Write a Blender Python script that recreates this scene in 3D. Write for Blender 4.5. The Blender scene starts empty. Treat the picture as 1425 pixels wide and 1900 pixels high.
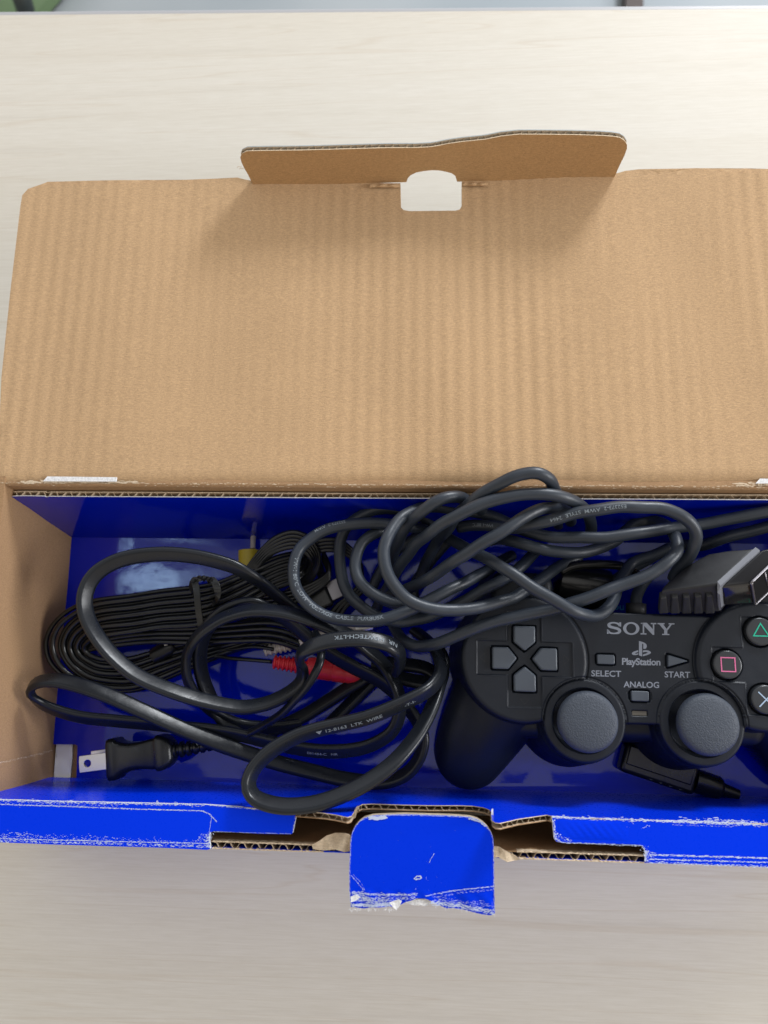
import bpy, bmesh, math, random
import numpy as np
from mathutils import Vector, Matrix
from mathutils.geometry import delaunay_2d_cdt
random.seed(7)
C = bpy.context.scene.collection
V = Vector
# ------------------------------------------------------------------ camera (1 unit = 1 cm)
F = 1320.0; H = 34.3
dn = V((77, -283, -1320)).normalized()
Zc = -dn
Xc = V((1, -0.011, 0)); Xc = (Xc - Zc*Xc.dot(Zc)).normalized()
Yc = Zc.cross(Xc)
RW = Matrix((Xc, Yc, Zc))                 # camera -> world rotation
sc = bpy.context.scene
cd = bpy.data.cameras.new('camera'); cam = bpy.data.objects.new('camera', cd); C.objects.link(cam)
cam.matrix_world = Matrix.Translation((0, 0, H)) @ RW.to_4x4()
cd.sensor_fit = 'VERTICAL'; cd.sensor_height = 36; cd.lens = 36*F/1900
cd.clip_start = 0.5; cd.clip_end = 2000
cd.dof.use_dof = True; cd.dof.focus_distance = 28.6; cd.dof.aperture_fstop = 0.12
sc.camera = cam
# ------------------------------------------------------------------ world and lamps
w = bpy.data.worlds.new("World"); sc.world = w; w.use_nodes = True
nt = w.node_tree; bg = nt.nodes['Background']
tc = nt.nodes.new('ShaderNodeTexCoord'); sx = nt.nodes.new('ShaderNodeSeparateXYZ')
nt.links.new(tc.outputs['Generated'], sx.inputs[0])
m1 = nt.nodes.new('ShaderNodeMath'); m1.operation = 'MULTIPLY_ADD'; m1.inputs[1].default_value = 0.5; m1.inputs[2].default_value = 0.5
nt.links.new(sx.outputs['Y'], m1.inputs[0])
rp = nt.nodes.new('ShaderNodeValToRGB'); nt.links.new(m1.outputs[0], rp.inputs[0])
rp.color_ramp.elements[0].position = 0.1; rp.color_ramp.elements[0].color = (0.80, 0.72, 0.61, 1)
rp.color_ramp.elements[1].position = 0.9; rp.color_ramp.elements[1].color = (0.95, 0.97, 1.0, 1)
# the person and the phone overhead leave the zenith dark; the bright room lies all round
zr = nt.nodes.new('ShaderNodeValToRGB'); nt.links.new(sx.outputs['Z'], zr.inputs[0])
for e_, (p_, v_) in zip([zr.color_ramp.elements[0], zr.color_ramp.elements[1]]+[zr.color_ramp.elements.new(q_) for q_ in (0.5, 0.8)], ((0.0, 1.0), (1.0, 0.07), (0.52, 1.0), (0.84, 0.30))):
    e_.position = p_; e_.color = (v_, v_, v_, 1)
mz = nt.nodes.new('ShaderNodeRGBToBW'); nt.links.new(zr.outputs[0], mz.inputs[0])
vm = nt.nodes.new('ShaderNodeVectorMath'); vm.operation = 'SCALE'; nt.links.new(rp.outputs[0], vm.inputs[0]); nt.links.new(mz.outputs[0], vm.inputs['Scale'])
nt.links.new(vm.outputs[0], bg.inputs[0]); bg.inputs[1].default_value = 0.97
def area(name, loc, target, sx_, sy_, L, col):
    l = bpy.data.lights.new(name, 'AREA'); l.shape = 'RECTANGLE'; l.size = sx_; l.size_y = sy_
    l.energy = L*math.pi*sx_*sy_; l.color = col
    o = bpy.data.objects.new(name, l); C.objects.link(o); o.location = loc
    o.rotation_euler = (V(target)-V(loc)).to_track_quat('-Z', 'Y').to_euler(); return o
area('window_light', (88, 172, 76), (0, 0, 0), 44, 40, 60.0, (0.93, 0.965, 1.0))
area('side_window_light', (150, -4, 66), (0, 0, 0), 60, 50, 15.0, (0.97, 0.98, 1.0))
# three narrow ceiling panels, mirrored in the glossy blue floor of the box
for xx, ww, LL in ((-105.3, 6.2, 9.5), (-96.4, 6.6, 9.0), (-89.6, 2.8, 4.6), (-84.6, 3.8, 3.0), (-76.5, 8, 1.2)):
    area('ceiling_panel_light', (xx, 27.8, 215), (xx, 27.7, 0), ww, 9.0, LL, (0.55, 0.76, 1.0))
sc.view_settings.view_transform = 'Standard'; sc.view_settings.look = 'None'
sc.view_settings.exposure = 0.10; sc.view_settings.gamma = 1
# ------------------------------------------------------------------ projection helpers
def ray(px, py):
    return RW @ V(((px-712.5)/F, (950-py)/F, -1))
def P(px, py, z):
    r = ray(px, py); return V((0, 0, H)) + r*((z-H)/r.z)
def PP(px, py, p0, n):
    r = ray(px, py); o = V((0, 0, H)); return o + r*((p0-o).dot(n)/r.dot(n))
# ------------------------------------------------------------------ object helpers
def obj(name, me, mats, parent=None, smooth=False):
    o = bpy.data.objects.new(name, me); C.objects.link(o)
    for m in (mats if isinstance(mats, (list, tuple)) else [mats]): me.materials.append(m)
    if smooth:
        me.polygons.foreach_set('use_smooth', [True]*len(me.polygons))
    if parent is not None:
        o.parent = parent; o.matrix_parent_inverse = INV.get(parent.name, Matrix())
    return o
INV = {}
def thing(name, label, cat, loc, group=None):
    o = bpy.data.objects.new(name, None); C.objects.link(o); o.location = loc; o.empty_display_size = 1
    o['label'] = label; o['category'] = cat
    if group: o['group'] = group
    INV[o.name] = Matrix.Translation(-V(loc)); return o
def tag(o, label, cat, group=None, kind=None):
    if label: o['label'] = label
    if cat: o['category'] = cat
    if group: o['group'] = group
    if kind: o['kind'] = kind
    return o
class MB:
    def __init__(s): s.v = []; s.f = []; s.m = []
    def add(s, vs, fs, m=0):
        b = len(s.v); s.v += [tuple(x) for x in vs]; s.f += [tuple(b+i for i in f) for f in fs]; s.m += [m]*len(fs)
    def mesh(s, name='mesh'):
        me = bpy.data.meshes.new(name); me.from_pydata(s.v, [], s.f); me.update()
        if any(s.m): me.polygons.foreach_set('material_index', s.m)
        return me
    def hexa(s, c, m=0):   # 8 corners: bottom 4 ccw, top 4 ccw
        s.add(c, [(3,2,1,0),(4,5,6,7),(0,1,5,4),(1,2,6,5),(2,3,7,6),(3,0,4,7)], m)
    def box(s, a, b, m=0):
        x0,y0,z0 = a; x1,y1,z1 = b
        s.hexa([(x0,y0,z0),(x1,y0,z0),(x1,y1,z0),(x0,y1,z0),(x0,y0,z1),(x1,y0,z1),(x1,y1,z1),(x0,y1,z1)], m)
    def build(s, name, mats, parent=None, smooth=False):
        return obj(name, s.mesh(name), mats, parent, smooth)
def autosmooth(o, ang=35):
    me = o.data; me.polygons.foreach_set('use_smooth', [True]*len(me.polygons))
    bm = bmesh.new(); bm.from_mesh(me)
    for e in bm.edges:
        if len(e.link_faces) == 2 and e.calc_face_angle(0) > math.radians(ang): e.smooth = False
    bm.to_mesh(me); bm.free()
def bevel(o, wd, seg=2, ang=30):
    m = o.modifiers.new('bevel', 'BEVEL'); m.width = wd; m.segments = seg; m.limit_method = 'ANGLE'; m.angle_limit = math.radians(ang)
def resample(pts, step):
    out = [pts[0]]; 
    for a, b in zip(pts[:-1], pts[1:]):
        n = max(1, int(math.ceil((b-a).length/step)))
        for i in range(1, n+1): out.append(a.lerp(b, i/n))
    return out
def catmull(pts, step=0.12):
    """pts: list of equal-length tuples -> smooth centripetal-ish spline samples"""
    A = np.array(pts, float); n = len(A); out = []
    E = np.vstack([2*A[0]-A[1], A, 2*A[-1]-A[-2]])
    for i in range(n-1):
        p0, p1, p2, p3 = E[i], E[i+1], E[i+2], E[i+3]
        d = np.linalg.norm((p2-p1)[:3]); k = max(2, int(d/step))
        for j in range(k):
            t = j/k
            out.append(0.5*((2*p1)+(-p0+p2)*t+(2*p0-5*p1+4*p2-p3)*t*t+(-p0+3*p1-3*p2+p3)*t**3))
    out.append(A[-1]); return np.array(out)
# ------------------------------------------------------------------ materials
def mat(name, col, rough=0.5, spec=0.5, metal=0.0, coat=0.0, coatr=0.1):
    m = bpy.data.materials.new(name); m.use_nodes = True
    b = m.node_tree.nodes['Principled BSDF']
    b.inputs['Base Color'].default_value = (*col, 1); b.inputs['Roughness'].default_value = rough
    b.inputs['Specular IOR Level'].default_value = spec; b.inputs['Metallic'].default_value = metal
    b.inputs['Coat Weight'].default_value = coat; b.inputs['Coat Roughness'].default_value = coatr
    return m
def N(m, typ, **kw):
    n = m.node_tree.nodes.new(typ)
    for k, v in kw.items():
        if k in n.inputs: n.inputs[k].default_value = v
        else: setattr(n, k, v)
    return n
def L(m, a, b): m.node_tree.links.new(a, b)
def coords(m, scale=(1,1,1), rot=(0,0,0)):
    t = N(m, 'ShaderNodeTexCoord'); g = N(m, 'ShaderNodeMapping'); g.inputs['Scale'].default_value = scale; g.inputs['Rotation'].default_value = rot
    # world position keeps the grain continuous over parts
    ge = N(m, 'ShaderNodeNewGeometry'); L(m, ge.outputs['Position'], g.inputs['Vector']); return g.outputs[0]
def noise(m, vec, scale, detail=4, rough=0.6, dist=0.0):
    n = N(m, 'ShaderNodeTexNoise'); n.inputs['Scale'].default_value = scale; n.inputs['Detail'].default_value = detail
    n.inputs['Roughness'].default_value = rough; n.inputs['Distortion'].default_value = dist; L(m, vec, n.inputs['Vector']); return n.outputs['Fac']
def ramp(m, fac, stops):
    r = N(m, 'ShaderNodeValToRGB'); e = r.color_ramp.elements
    while len(e) < len(stops): e.new(0.5)
    for el, (p, c) in zip(e, stops): el.position = p; el.color = (*c, 1) if len(c) == 3 else c
    L(m, fac, r.inputs[0]); return r.outputs[0]
def mix(m, fac, a, b, mode='MIX'):
    x = N(m, 'ShaderNodeMix'); x.data_type = 'RGBA'; x.blend_type = mode
    if isinstance(fac, (int, float)): x.inputs[0].default_value = fac
    else: L(m, fac, x.inputs[0])
    for i, q in ((6, a), (7, b)):
        if isinstance(q, tuple): x.inputs[i].default_value = (*q, 1)
        else: L(m, q, x.inputs[i])
    return x.outputs[2]
def bump(m, h, strength, dist, prev=None):
    b = N(m, 'ShaderNodeBump'); b.inputs['Strength'].default_value = strength; b.inputs['Distance'].default_value = dist
    L(m, h, b.inputs['Height'])
    if prev is not None: L(m, prev, b.inputs['Normal'])
    return b.outputs[0]
def setin(m, name, sock): L(m, sock, m.node_tree.nodes['Principled BSDF'].inputs[name])

def cardboard(name, base, flute=True, ridge=0.5):
    m = mat(name, base, 0.88, 0.25)
    b = base
    v = coords(m, (1, 2.4, 2.4)); v2 = coords(m)
    n1 = noise(m, v, 7, 6, 0.8); n2 = noise(m, v2, 0.35, 3, 0.5); n3 = noise(m, v, 20, 3, 0.85)
    lo = tuple(x*0.66 for x in b); hi = tuple(min(1, x*1.28) for x in b)
    c = ramp(m, n1, [(0.3, lo), (0.7, hi)])
    c = mix(m, ramp(m, n3, [(0.57, (0,0,0)), (0.70, (0.5,0.5,0.5))]), c, tuple(min(1, x*1.55) for x in b))
    c = mix(m, ramp(m, n3, [(0.30, (0.55,0.55,0.55)), (0.42, (0,0,0))]), c, tuple(x*0.55 for x in b))
    c = mix(m, 0.22, c, ramp(m, n2, [(0.3, tuple(x*0.9 for x in b)), (0.7, tuple(x*1.08 for x in b))]))
    setin(m, 'Base Color', c)
    nb = bump(m, n1, 0.7, 0.03); nb = bump(m, n3, 0.6, 0.015, nb)
    if flute:
        wv = N(m, 'ShaderNodeTexWave'); wv.bands_direction = 'X'; wv.wave_profile = 'SIN'
        wv.inputs['Scale'].default_value = 0.314/0.62; wv.inputs['Distortion'].default_value = 0.25; wv.inputs['Detail'].default_value = 2
        wv.inputs['Detail Scale'].default_value = 0.4
        L(m, coords(m, (1, 0.25, 1)), wv.inputs['Vector'])
        k = noise(m, coords(m, (0.12, 0.1, 1)), 1.2, 2, 0.5)
        mm = N(m, 'ShaderNodeMath', operation='MULTIPLY'); L(m, wv.outputs['Fac'], mm.inputs[0]); L(m, k, mm.inputs[1])
        nb = bump(m, mm.outputs[0], ridge, 0.05, nb)
    setin(m, 'Normal', nb)
    return m
M = {}
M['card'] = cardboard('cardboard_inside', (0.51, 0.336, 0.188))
M['card_flat'] = cardboard('cardboard_wall_shaded', (0.35, 0.213, 0.112), True, 0.15)  # same board as the lid; shade inside the box darkens this colour
M['card_flap'] = cardboard('cardboard_flap_backlit', (0.42, 0.25, 0.115), False)  # same board again, back-light and warm bounce mixed into the colour
M['card_edge'] = cardboard('cardboard_cut_edge', (0.62, 0.50, 0.36), False)
M['flute'] = cardboard('cardboard_flute', (0.42, 0.31, 0.20), False)
M['paper_grey'] = mat('printed_outer_liner', (0.34, 0.38, 0.40), 0.6, 0.4)
M['torn'] = mat('torn_white_paper', (0.80, 0.80, 0.80), 0.9, 0.2)
def t_():
    m = M['torn']; n = noise(m, coords(m), 14, 4, 0.7)
    setin(m, 'Base Color', ramp(m, n, [(0.3, (0.55, 0.55, 0.58)), (0.7, (0.88, 0.88, 0.88))])); setin(m, 'Normal', bump(m, n, 0.6, 0.03))
t_()
def blue(name, base, rough, sp=0.14, tint=(0.4, 0.6, 1.0)):
    m = mat(name, base, rough, 0.30)
    v = coords(m); n = noise(m, v, 7, 3, 0.6); n2 = noise(m, v, 0.6, 2, 0.5); n3 = noise(m, v, 38, 2, 0.6)
    b_ = m.node_tree.nodes['Principled BSDF']; b_.inputs['Specular IOR Level'].default_value = sp; b_.inputs['Specular Tint'].default_value = (*tint, 1)
    c = mix(m, ramp(m, noise(m, v, 26, 3, 0.75), [(0.76, (0,0,0)), (0.80, (0.6,0.6,0.6))]), base, (0.45, 0.52, 0.85))
    setin(m, 'Base Color', c)
    setin(m, 'Roughness', ramp(m, n, [(0.3, (rough*0.8,)*3), (0.7, (rough*1.25,)*3)]))
    nb = bump(m, n, 0.05, 0.02); nb = bump(m, n2, 0.05, 0.3, nb); setin(m, 'Normal', bump(m, n3, 0.04, 0.01, nb)); return m
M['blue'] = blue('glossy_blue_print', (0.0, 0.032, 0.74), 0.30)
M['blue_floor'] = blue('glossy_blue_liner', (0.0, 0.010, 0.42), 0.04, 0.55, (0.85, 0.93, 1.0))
M['scuff'] = mat('scuffed_paper', (0.52, 0.59, 0.80), 0.9, 0.2)
M['white_foam'] = mat('white_foam', (0.80, 0.80, 0.76), 0.8, 0.3)
def wood():
    m = mat('pale_laminate', (0.7, 0.65, 0.56), 0.60, 0.35)
    v = coords(m, (0.022, 1, 1), (0, 0, math.radians(1.4)))
    big = noise(m, v, 0.22, 3, 0.55, 0.6); med = noise(m, v, 1.1, 5, 0.62, 0.5); fine = noise(m, coords(m, (0.25, 5, 5)), 2.2, 4, 0.7)
    c = ramp(m, med, [(0.30, (0.585, 0.54, 0.46)), (0.42, (0.64, 0.595, 0.51)), (0.55, (0.66, 0.62, 0.54)), (0.75, (0.67, 0.63, 0.555))])
    c = mix(m, 0.4, c, ramp(m, big, [(0.3, (0.59, 0.55, 0.48)), (0.7, (0.68, 0.66, 0.615))]))
    lines = ramp(m, noise(m, v, 0.75, 1, 0.4, 1.2), [(0.488, (0,0,0)), (0.50, (0.34,0.34,0.34)), (0.512, (0,0,0))])
    c = mix(m, lines, c, (0.52, 0.43, 0.32))
    c = mix(m, 0.22, c, ramp(m, fine, [(0.35, (0.52, 0.46, 0.38)), (0.65, (0.76, 0.72, 0.66))]))
    setin(m, 'Base Color', c); setin(m, 'Normal', bump(m, fine, 0.06, 0.02)); return m
M['wood'] = wood()
M['edge_strip'] = mat('grey_edge_strip', (0.42, 0.42, 0.44), 0.4, 0.5)
def rubber(name, col, rough, grain=60, gs=0.12, dust=0.25):
    m = mat(name, col, rough, 0.5); v = coords(m)
    n = noise(m, v, grain, 3, 0.6); d = noise(m, v, 30, 2, 0.8)
    c = mix(m, ramp(m, d, [(0.735, (0,0,0)), (0.77, (dust,)*3)]), col, (0.4, 0.42, 0.45))
    setin(m, 'Base Color', c); n2 = noise(m, v, 2.2, 3, 0.6)
    setin(m, 'Roughness', ramp(m, n2, [(0.3, (rough*0.85,)*3), (0.7, (min(1, rough*1.15),)*3)]))
    setin(m, 'Normal', bump(m, n2, 0.12, 0.06, bump(m, n, gs, 0.006))); return m
M['cable'] = rubber('grey_rubber_cable', (0.021, 0.028, 0.040), 0.43)
M['cord'] = rubber('black_vinyl_cord', (0.009, 0.011, 0.015), 0.30)
M['cord'].node_tree.nodes['Principled BSDF'].inputs['Specular IOR Level'].default_value = 0.34
M['wire'] = rubber('thin_black_wire', (0.008, 0.009, 0.010), 0.22)
M['shell'] = rubber('black_controller_plastic', (0.008, 0.011, 0.018), 0.46, 90, 0.35, 0.30)
M['grip'] = rubber('black_grip_plastic', (0.007,0.008,0.012), 0.40, 90, 0.2, 0.05)
for k_ in ('shell', 'grip', 'plug'):
    if k_ in M: M[k_].node_tree.nodes['Principled BSDF'].inputs['Specular IOR Level'].default_value = 0.34
M['button'] = rubber('dark_grey_button', (0.060, 0.073, 0.095), 0.42, 70, 0.2, 0.15)
M['round_button'] = rubber('black_round_button', (0.030, 0.033, 0.038), 0.30, 70, 0.1, 0.15)
def stick():
    m = rubber('textured_rubber_cap', (0.040, 0.050, 0.070), 0.55, 18, 1.0, 0.05)
    nb = m.node_tree.nodes['Principled BSDF']
    v = coords(m); n = noise(m, v, 16, 3, 0.55, 0.4); setin(m, 'Normal', bump(m, n, 0.85, 0.035)); return m
M['stick'] = stick()
M['plug'] = rubber('black_plug_plastic', (0.007, 0.008, 0.009), 0.30, 40, 0.15, 0.1)
M['connector'] = rubber('dusty_dark_connector', (0.016, 0.017, 0.020), 0.55, 50, 0.4, 0.5)
M['gloss'] = mat('glossy_black_insert', (0.01, 0.01, 0.012), 0.12, 0.6)
M['metal'] = mat('nickel_metal', (0.72, 0.70, 0.68), 0.28, 0.5, 1.0)
M['rim'] = mat('worn_metal_rim', (0.26, 0.25, 0.27), 0.38, 0.5, 1.0)
M['bevel'] = mat('pale_grey_bevel', (0.17, 0.18, 0.21), 0.45, 0.5)  # even grey, paler than the plug body
M['print'] = mat('light_grey_print', (0.22, 0.24, 0.29), 0.6, 0.3)
M['print_cable'] = mat('pale_cable_print', (0.20, 0.23, 0.26), 0.6, 0.3)
M['cyan'] = mat('cyan_print', (0.0, 0.20, 0.55), 0.5, 0.4)
M['green_sym'] = mat('green_symbol', (0.01, 0.42, 0.27), 0.4); M['pink_sym'] = mat('pink_symbol', (0.62, 0.14, 0.30), 0.4); M['blue_sym'] = mat('pale_blue_symbol', (0.36, 0.47, 0.62), 0.4)
M['dark'] = mat('matte_black', (0.004, 0.004, 0.005), 0.8, 0.2)
M['red'] = mat('red_plug_plastic', (0.60, 0.018, 0.03), 0.42, 0.5)
M['white_plug'] = mat('white_plug_plastic', (0.50, 0.45, 0.42), 0.45, 0.5)
M['yellow'] = mat('yellow_plug_plastic', (0.55, 0.42, 0.02), 0.4, 0.5)
M['led'] = mat('unlit_led', (0.10, 0.09, 0.075), 0.3, 0.5)

# ------------------------------------------------------------------ generic builders
def panel_mesh(mb, uv, fn, nrm, th, spacing=0.6, m_top=0, m_bot=0, m_side=0, disp=None):
    """outline uv (2-D points) -> 3-D via fn(u,v); solid slab, thickness th along -nrm"""
    n = len(uv); pts = [V((a, b)) for a, b in uv]
    us = [p.x for p in pts]; vs = [p.y for p in pts]
    edges = [(i, (i+1) % n) for i in range(n)]
    allp = list(pts)
    if spacing:
        x = min(us)+spacing*0.5
        while x < max(us):
            y = min(vs)+spacing*0.5
            while y < max(vs):
                allp.append(V((x+random.uniform(-.1, .1)*spacing, y+random.uniform(-.1, .1)*spacing))); y += spacing
            x += spacing
    vo, eo, fo, *_ = delaunay_2d_cdt(allp, edges, [], 1, 1e-5)
    # outward orientation
    def T(p):
        q = V(fn(p.x, p.y))
        if disp: q = q + nrm*disp(p.x, p.y)
        return q
    top = [T(p) for p in vo]; bot = [q - nrm*th for q in top]
    k = len(vo); fs = []; used = {}
    for f in fo:
        f = list(f); a, b, c = top[f[0]], top[f[1]], top[f[2]]
        if (b-a).cross(c-a).dot(nrm) < 0: f.reverse()
        fs.append(f)
        for i in range(len(f)):
            e = (f[i], f[(i+1) % len(f)]); used[e] = used.get(e, 0)+1
    b0 = len(mb.v)
    mb.add(top+bot, [], 0)
    for f in fs:
        mb.f.append(tuple(b0+i for i in f)); mb.m.append(m_top)
        mb.f.append(tuple(b0+k+i for i in reversed(f))); mb.m.append(m_bot)
    for (a, b) in used:
        if (b, a) not in used:
            mb.f.append((b0+b, b0+a, b0+k+a, b0+k+b)); mb.m.append(m_side)
def flute_edge(mb, pts, nrm, inward, th, period=0.62, depth=0.6, lean=0.0):
    """zigzag fluting between two liners along a polyline of 3-D points; real folded sheet"""
    pts = resample(pts, 0.04)
    s = 0; vs = []; prev = pts[0]
    for p in pts:
        s += (p-prev).length; prev = p
        ph = (s/period) % 1
        k = 0.5 - 0.5*math.cos(2*math.pi*ph)
        k = min(1, max(0, (k-0.5)*1.5+0.5))
        q = p - nrm*(0.02+(th-0.04)*k)
        vs += [q, q+inward*depth]
    fs = [(2*i, 2*i+1, 2*i+3, 2*i+2) for i in range(len(pts)-1)]
    mb.add(vs, fs)
    e = [q - nrm*0.018 for q in vs]; mb.add(e, fs)
    # close rim of the sheet so it has thickness
    n0 = len(vs); rim = []
    for i in range(0, len(vs), 2): rim += [vs[i], e[i]]
    mb.add(rim, [(2*i, 2*i+1, 2*i+3, 2*i+2) for i in range(len(pts)-1)])
def flakes(mb, pts, width, density, smin, smax, nrm=V((0, 0, 1)), lift=0.006, along=1.8, rnd=random):
    """small irregular scuff marks scattered along a 3-D polyline"""
    tot = sum((b-a).length for a, b in zip(pts[:-1], pts[1:]))
    for a, b in zip(pts[:-1], pts[1:]):
        ln = (b-a).length
        if ln < 1e-4: continue
        t = (b-a).normalized(); sd = nrm.cross(t).normalized()
        for _ in range(int(ln*density+rnd.random())):
            c = a.lerp(b, rnd.random()) + sd*rnd.gauss(0, width) + nrm*(lift+rnd.random()*0.003)
            r = rnd.uniform(smin, smax)*rnd.uniform(0.5, 1); k = rnd.randint(4, 6); an0 = rnd.random()*6.28
            vs = []
            for i in range(k):
                an = an0+6.283*i/k; rr = r*rnd.uniform(0.5, 1.1)
                vs.append(c + t*(math.cos(an)*rr*along) + sd*(math.sin(an)*rr*0.6))
            mb.add(vs, [tuple(range(k))])
def sweep(mb, path, prof, rolls=None, closed_prof=True, cap=True, m=0, scales=None):
    """path Nx3, prof list of (side, up)"""
    n = len(path); k = len(prof); rings = []
    path = [V(tuple(p)[:3]) for p in path]
    pu = V((0, 0, 1)); frames = []
    for i in range(n):
        t = (path[min(i+1, n-1)]-path[max(i-1, 0)])
        t = t.normalized() if t.length > 1e-6 else V((1, 0, 0))
        ref = V((0, 0, 1)) if abs(t.z) < 0.93 else pu
        sd = t.cross(ref).normalized(); up = sd.cross(t).normalized(); pu = up
        r = rolls[i] if rolls is not None else 0
        s2 = sd*math.cos(r)+up*math.sin(r); u2 = up*math.cos(r)-sd*math.sin(r)
        frames.append((path[i], t, s2, u2))
        f = scales[i] if scales is not None else 1
        rings += [path[i]+s2*(a*f)+u2*(b*f) for a, b in prof]
    fs = []
    for i in range(n-1):
        for j in range(k):
            j2 = (j+1) % k
            fs.append((i*k+j, (i+1)*k+j, (i+1)*k+j2, i*k+j2))
    if cap: fs += [tuple(range(k)), tuple((n-1)*k+j for j in reversed(range(k)))]
    mb.add(rings, fs, m); return frames
def circ(r, k=14): return [(r*math.cos(6.28318*i/k), r*math.sin(6.28318*i/k)) for i in range(k)]
def stadium(a, b, k=7):
    """flat cord section with a shallow groove: half width a, half thickness b"""
    out = []
    for i in range(k+1):
        an = -math.pi/2+math.pi*i/k; out.append((a-b+b*math.cos(an), b*math.sin(an)))
    out.append((0.0, b*0.94))
    for i in range(k+1):
        an = math.pi/2+math.pi*i/k; out.append((-(a-b)+b*math.cos(an), b*math.sin(an)))
    out.append((0.0, -b*0.94)); return out
def pxpath(pts, step=0.12):
    """pts (px,py,z[,roll deg]) -> samples x,y,z,roll"""
    q = []
    for p in pts:
        w3 = P(p[0], p[1], p[2]); q.append((w3.x, w3.y, w3.z, math.radians(p[3]) if len(p) > 3 else 0))
    return catmull(q, step)
def lathe(mb, c, prof, axis=V((0, 0, 1)), k=48, m=0, sx_=1.0):
    axis = axis.normalized(); a = axis.orthogonal().normalized(); b = axis.cross(a); n = len(prof); vs = []
    for r, h in prof:
        for i in range(k):
            an = 2*math.pi*i/k; vs.append(c + axis*h + (a*math.cos(an)+b*math.sin(an))*r)
    fs = [(i*k+j, i*k+(j+1) % k, (i+1)*k+(j+1) % k, (i+1)*k+j) for i in range(n-1) for j in range(k)]
    fs += [tuple(reversed(range(k))), tuple((n-1)*k+j for j in range(k))]
    mb.add(vs, fs, m)
def text_geo(s, bold=0.0, spacing=1.0):
    cu = bpy.data.curves.new('lettering', 'FONT'); cu.body = s; cu.size = 1; cu.offset = bold; cu.space_character = spacing; cu.resolution_u = 3
    o = bpy.data.objects.new('lettering', cu); C.objects.link(o)
    dg = bpy.context.evaluated_depsgraph_get(); dg.update()
    me = bpy.data.meshes.new_from_object(o.evaluated_get(dg))
    vs = [v.co.copy() for v in me.vertices]; fs = [tuple(p.vertices) for p in me.polygons]
    bpy.data.objects.remove(o); bpy.data.curves.remove(cu); bpy.data.meshes.remove(me)
    return vs, fs
def text_px(name, s, box, z, mt, parent, slope=0.0, bold=0.0, spacing=1.0):
    vs, fs = text_geo(s, bold, spacing); x0, y0, x1, y1 = box
    a = min(v.x for v in vs); b = max(v.x for v in vs); c = min(v.y for v in vs); d = max(v.y for v in vs)
    mb = MB(); out = []
    for v in vs:
        u = (v.x-a)/(b-a); t = (v.y-c)/(d-c); px = x0+(x1-x0)*u
        out.append(P(px, y1-(y1-y0)*t+slope*(px-x0), z))
    mb.add(out, fs); return mb.build(name, mt, parent)
def text_on(mb, frames, s, start, size, ang, rad_fn, flip=False, stretch=1.0, bold=0.01):
    """wrap lettering on a swept cable. start: arc length cm, ang: where round the section, flip: rotated 180"""
    vs, fs = text_geo(s, bold); L_ = [0.0]
    for f0, f1 in zip(frames[:-1], frames[1:]): L_.append(L_[-1]+(f1[0]-f0[0]).length)
    L_ = np.array(L_); out = []
    sgn = -1 if flip else 1
    for v in vs:
        ss = start + sgn*v.x*size*stretch; ss = min(max(ss, 0), L_[-1]-1e-4)
        i = int(np.searchsorted(L_, ss))-1; i = max(0, min(i, len(frames)-2)); t = (ss-L_[i])/max(1e-6, L_[i+1]-L_[i])
        p = frames[i][0].lerp(frames[i+1][0], t); sd = frames[i][2].lerp(frames[i+1][2], t); up = frames[i][3].lerp(frames[i+1][3], t)
        out.append(p + rad_fn(sd, up, ang, sgn*(v.y-0.35)*size))
    mb.add(out, fs)
def round_fn(r):
    def f(sd, up, ang, h):
        a = ang + h/r            # ang measured from side to up
        return (sd*math.cos(a)+up*math.sin(a))*(r+0.006)
    return f
def flat_fn(b):
    def f(sd, up, ang, h):       # ang=+1: upper wide face, -1 lower
        return up*(ang*(b+0.008)) + sd*(-h)
    return f

# =================================================================== TABLE AND ROOM
a0 = P(0, 29, 0); a1 = P(1425, 17, 0); d = (a1-a0).normalized(); nrm_t = V((-d.y, d.x, 0))
mid = P(712, 22, 0)
tb = thing('table', 'pale maple laminate table top under the open cardboard box', 'table', (0, -10, 0))
mb = MB()
c0 = mid-d*95; c1 = mid+d*95
q = [c0-nrm_t*78, c1-nrm_t*78, c1, c0]
mb.hexa([p-V((0,0,2.6)) for p in q]+q); o = mb.build('table_top', M['wood'], tb)
mb = MB(); q = [c0+nrm_t*0.003, c1+nrm_t*0.003, c1+nrm_t*0.33, c0+nrm_t*0.33]
mb.hexa([p-V((0,0,2.6)) for p in q]+[p-V((0,0,0.06)) for p in q]); o = mb.build('edge_strip', M['edge_strip'], tb); bevel(o, 0.08, 2)
for ux, uy in ((-80, -66), (80, -66), (80, 20), (-80, 20)):
    mb = MB(); mb.box((ux-2, uy-8-2, -71.9), (ux+2, uy-8+2, -2.61)); mb.build('leg', M['edge_strip'], tb)
mflo = mat('grey_floor', (0.34, 0.38, 0.41), 0.5)
setin(mflo, 'Base Color', ramp(mflo, noise(mflo, coords(mflo), 0.02, 3), [(0.3, (0.29, 0.33, 0.36)), (0.7, (0.40, 0.43, 0.45))]))
mb = MB(); mb.add([(-500,-500,-72),(500,-500,-72),(500,500,-72),(-500,500,-72)], [(0,1,2,3)])
tag(mb.build('floor', mflo), None, None, kind='structure')
def fl(px, py, z=-72): return P(px, py, z)
mg = mat('green_fabric', (0.13, 0.20, 0.10), 0.8)
mb = MB(); q = [fl(-260, 70, -71), fl(60, 60, -71), fl(118, -6, -71), fl(160, -60, -71), fl(-260, -60, -71)]
mb.add(q+[p+V((0,0,2)) for p in q], [(0,1,2,3,4)[::-1], (5,6,7,8,9)]+[(i,(i+1)%5,5+(i+1)%5,5+i) for i in range(5)])
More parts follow.
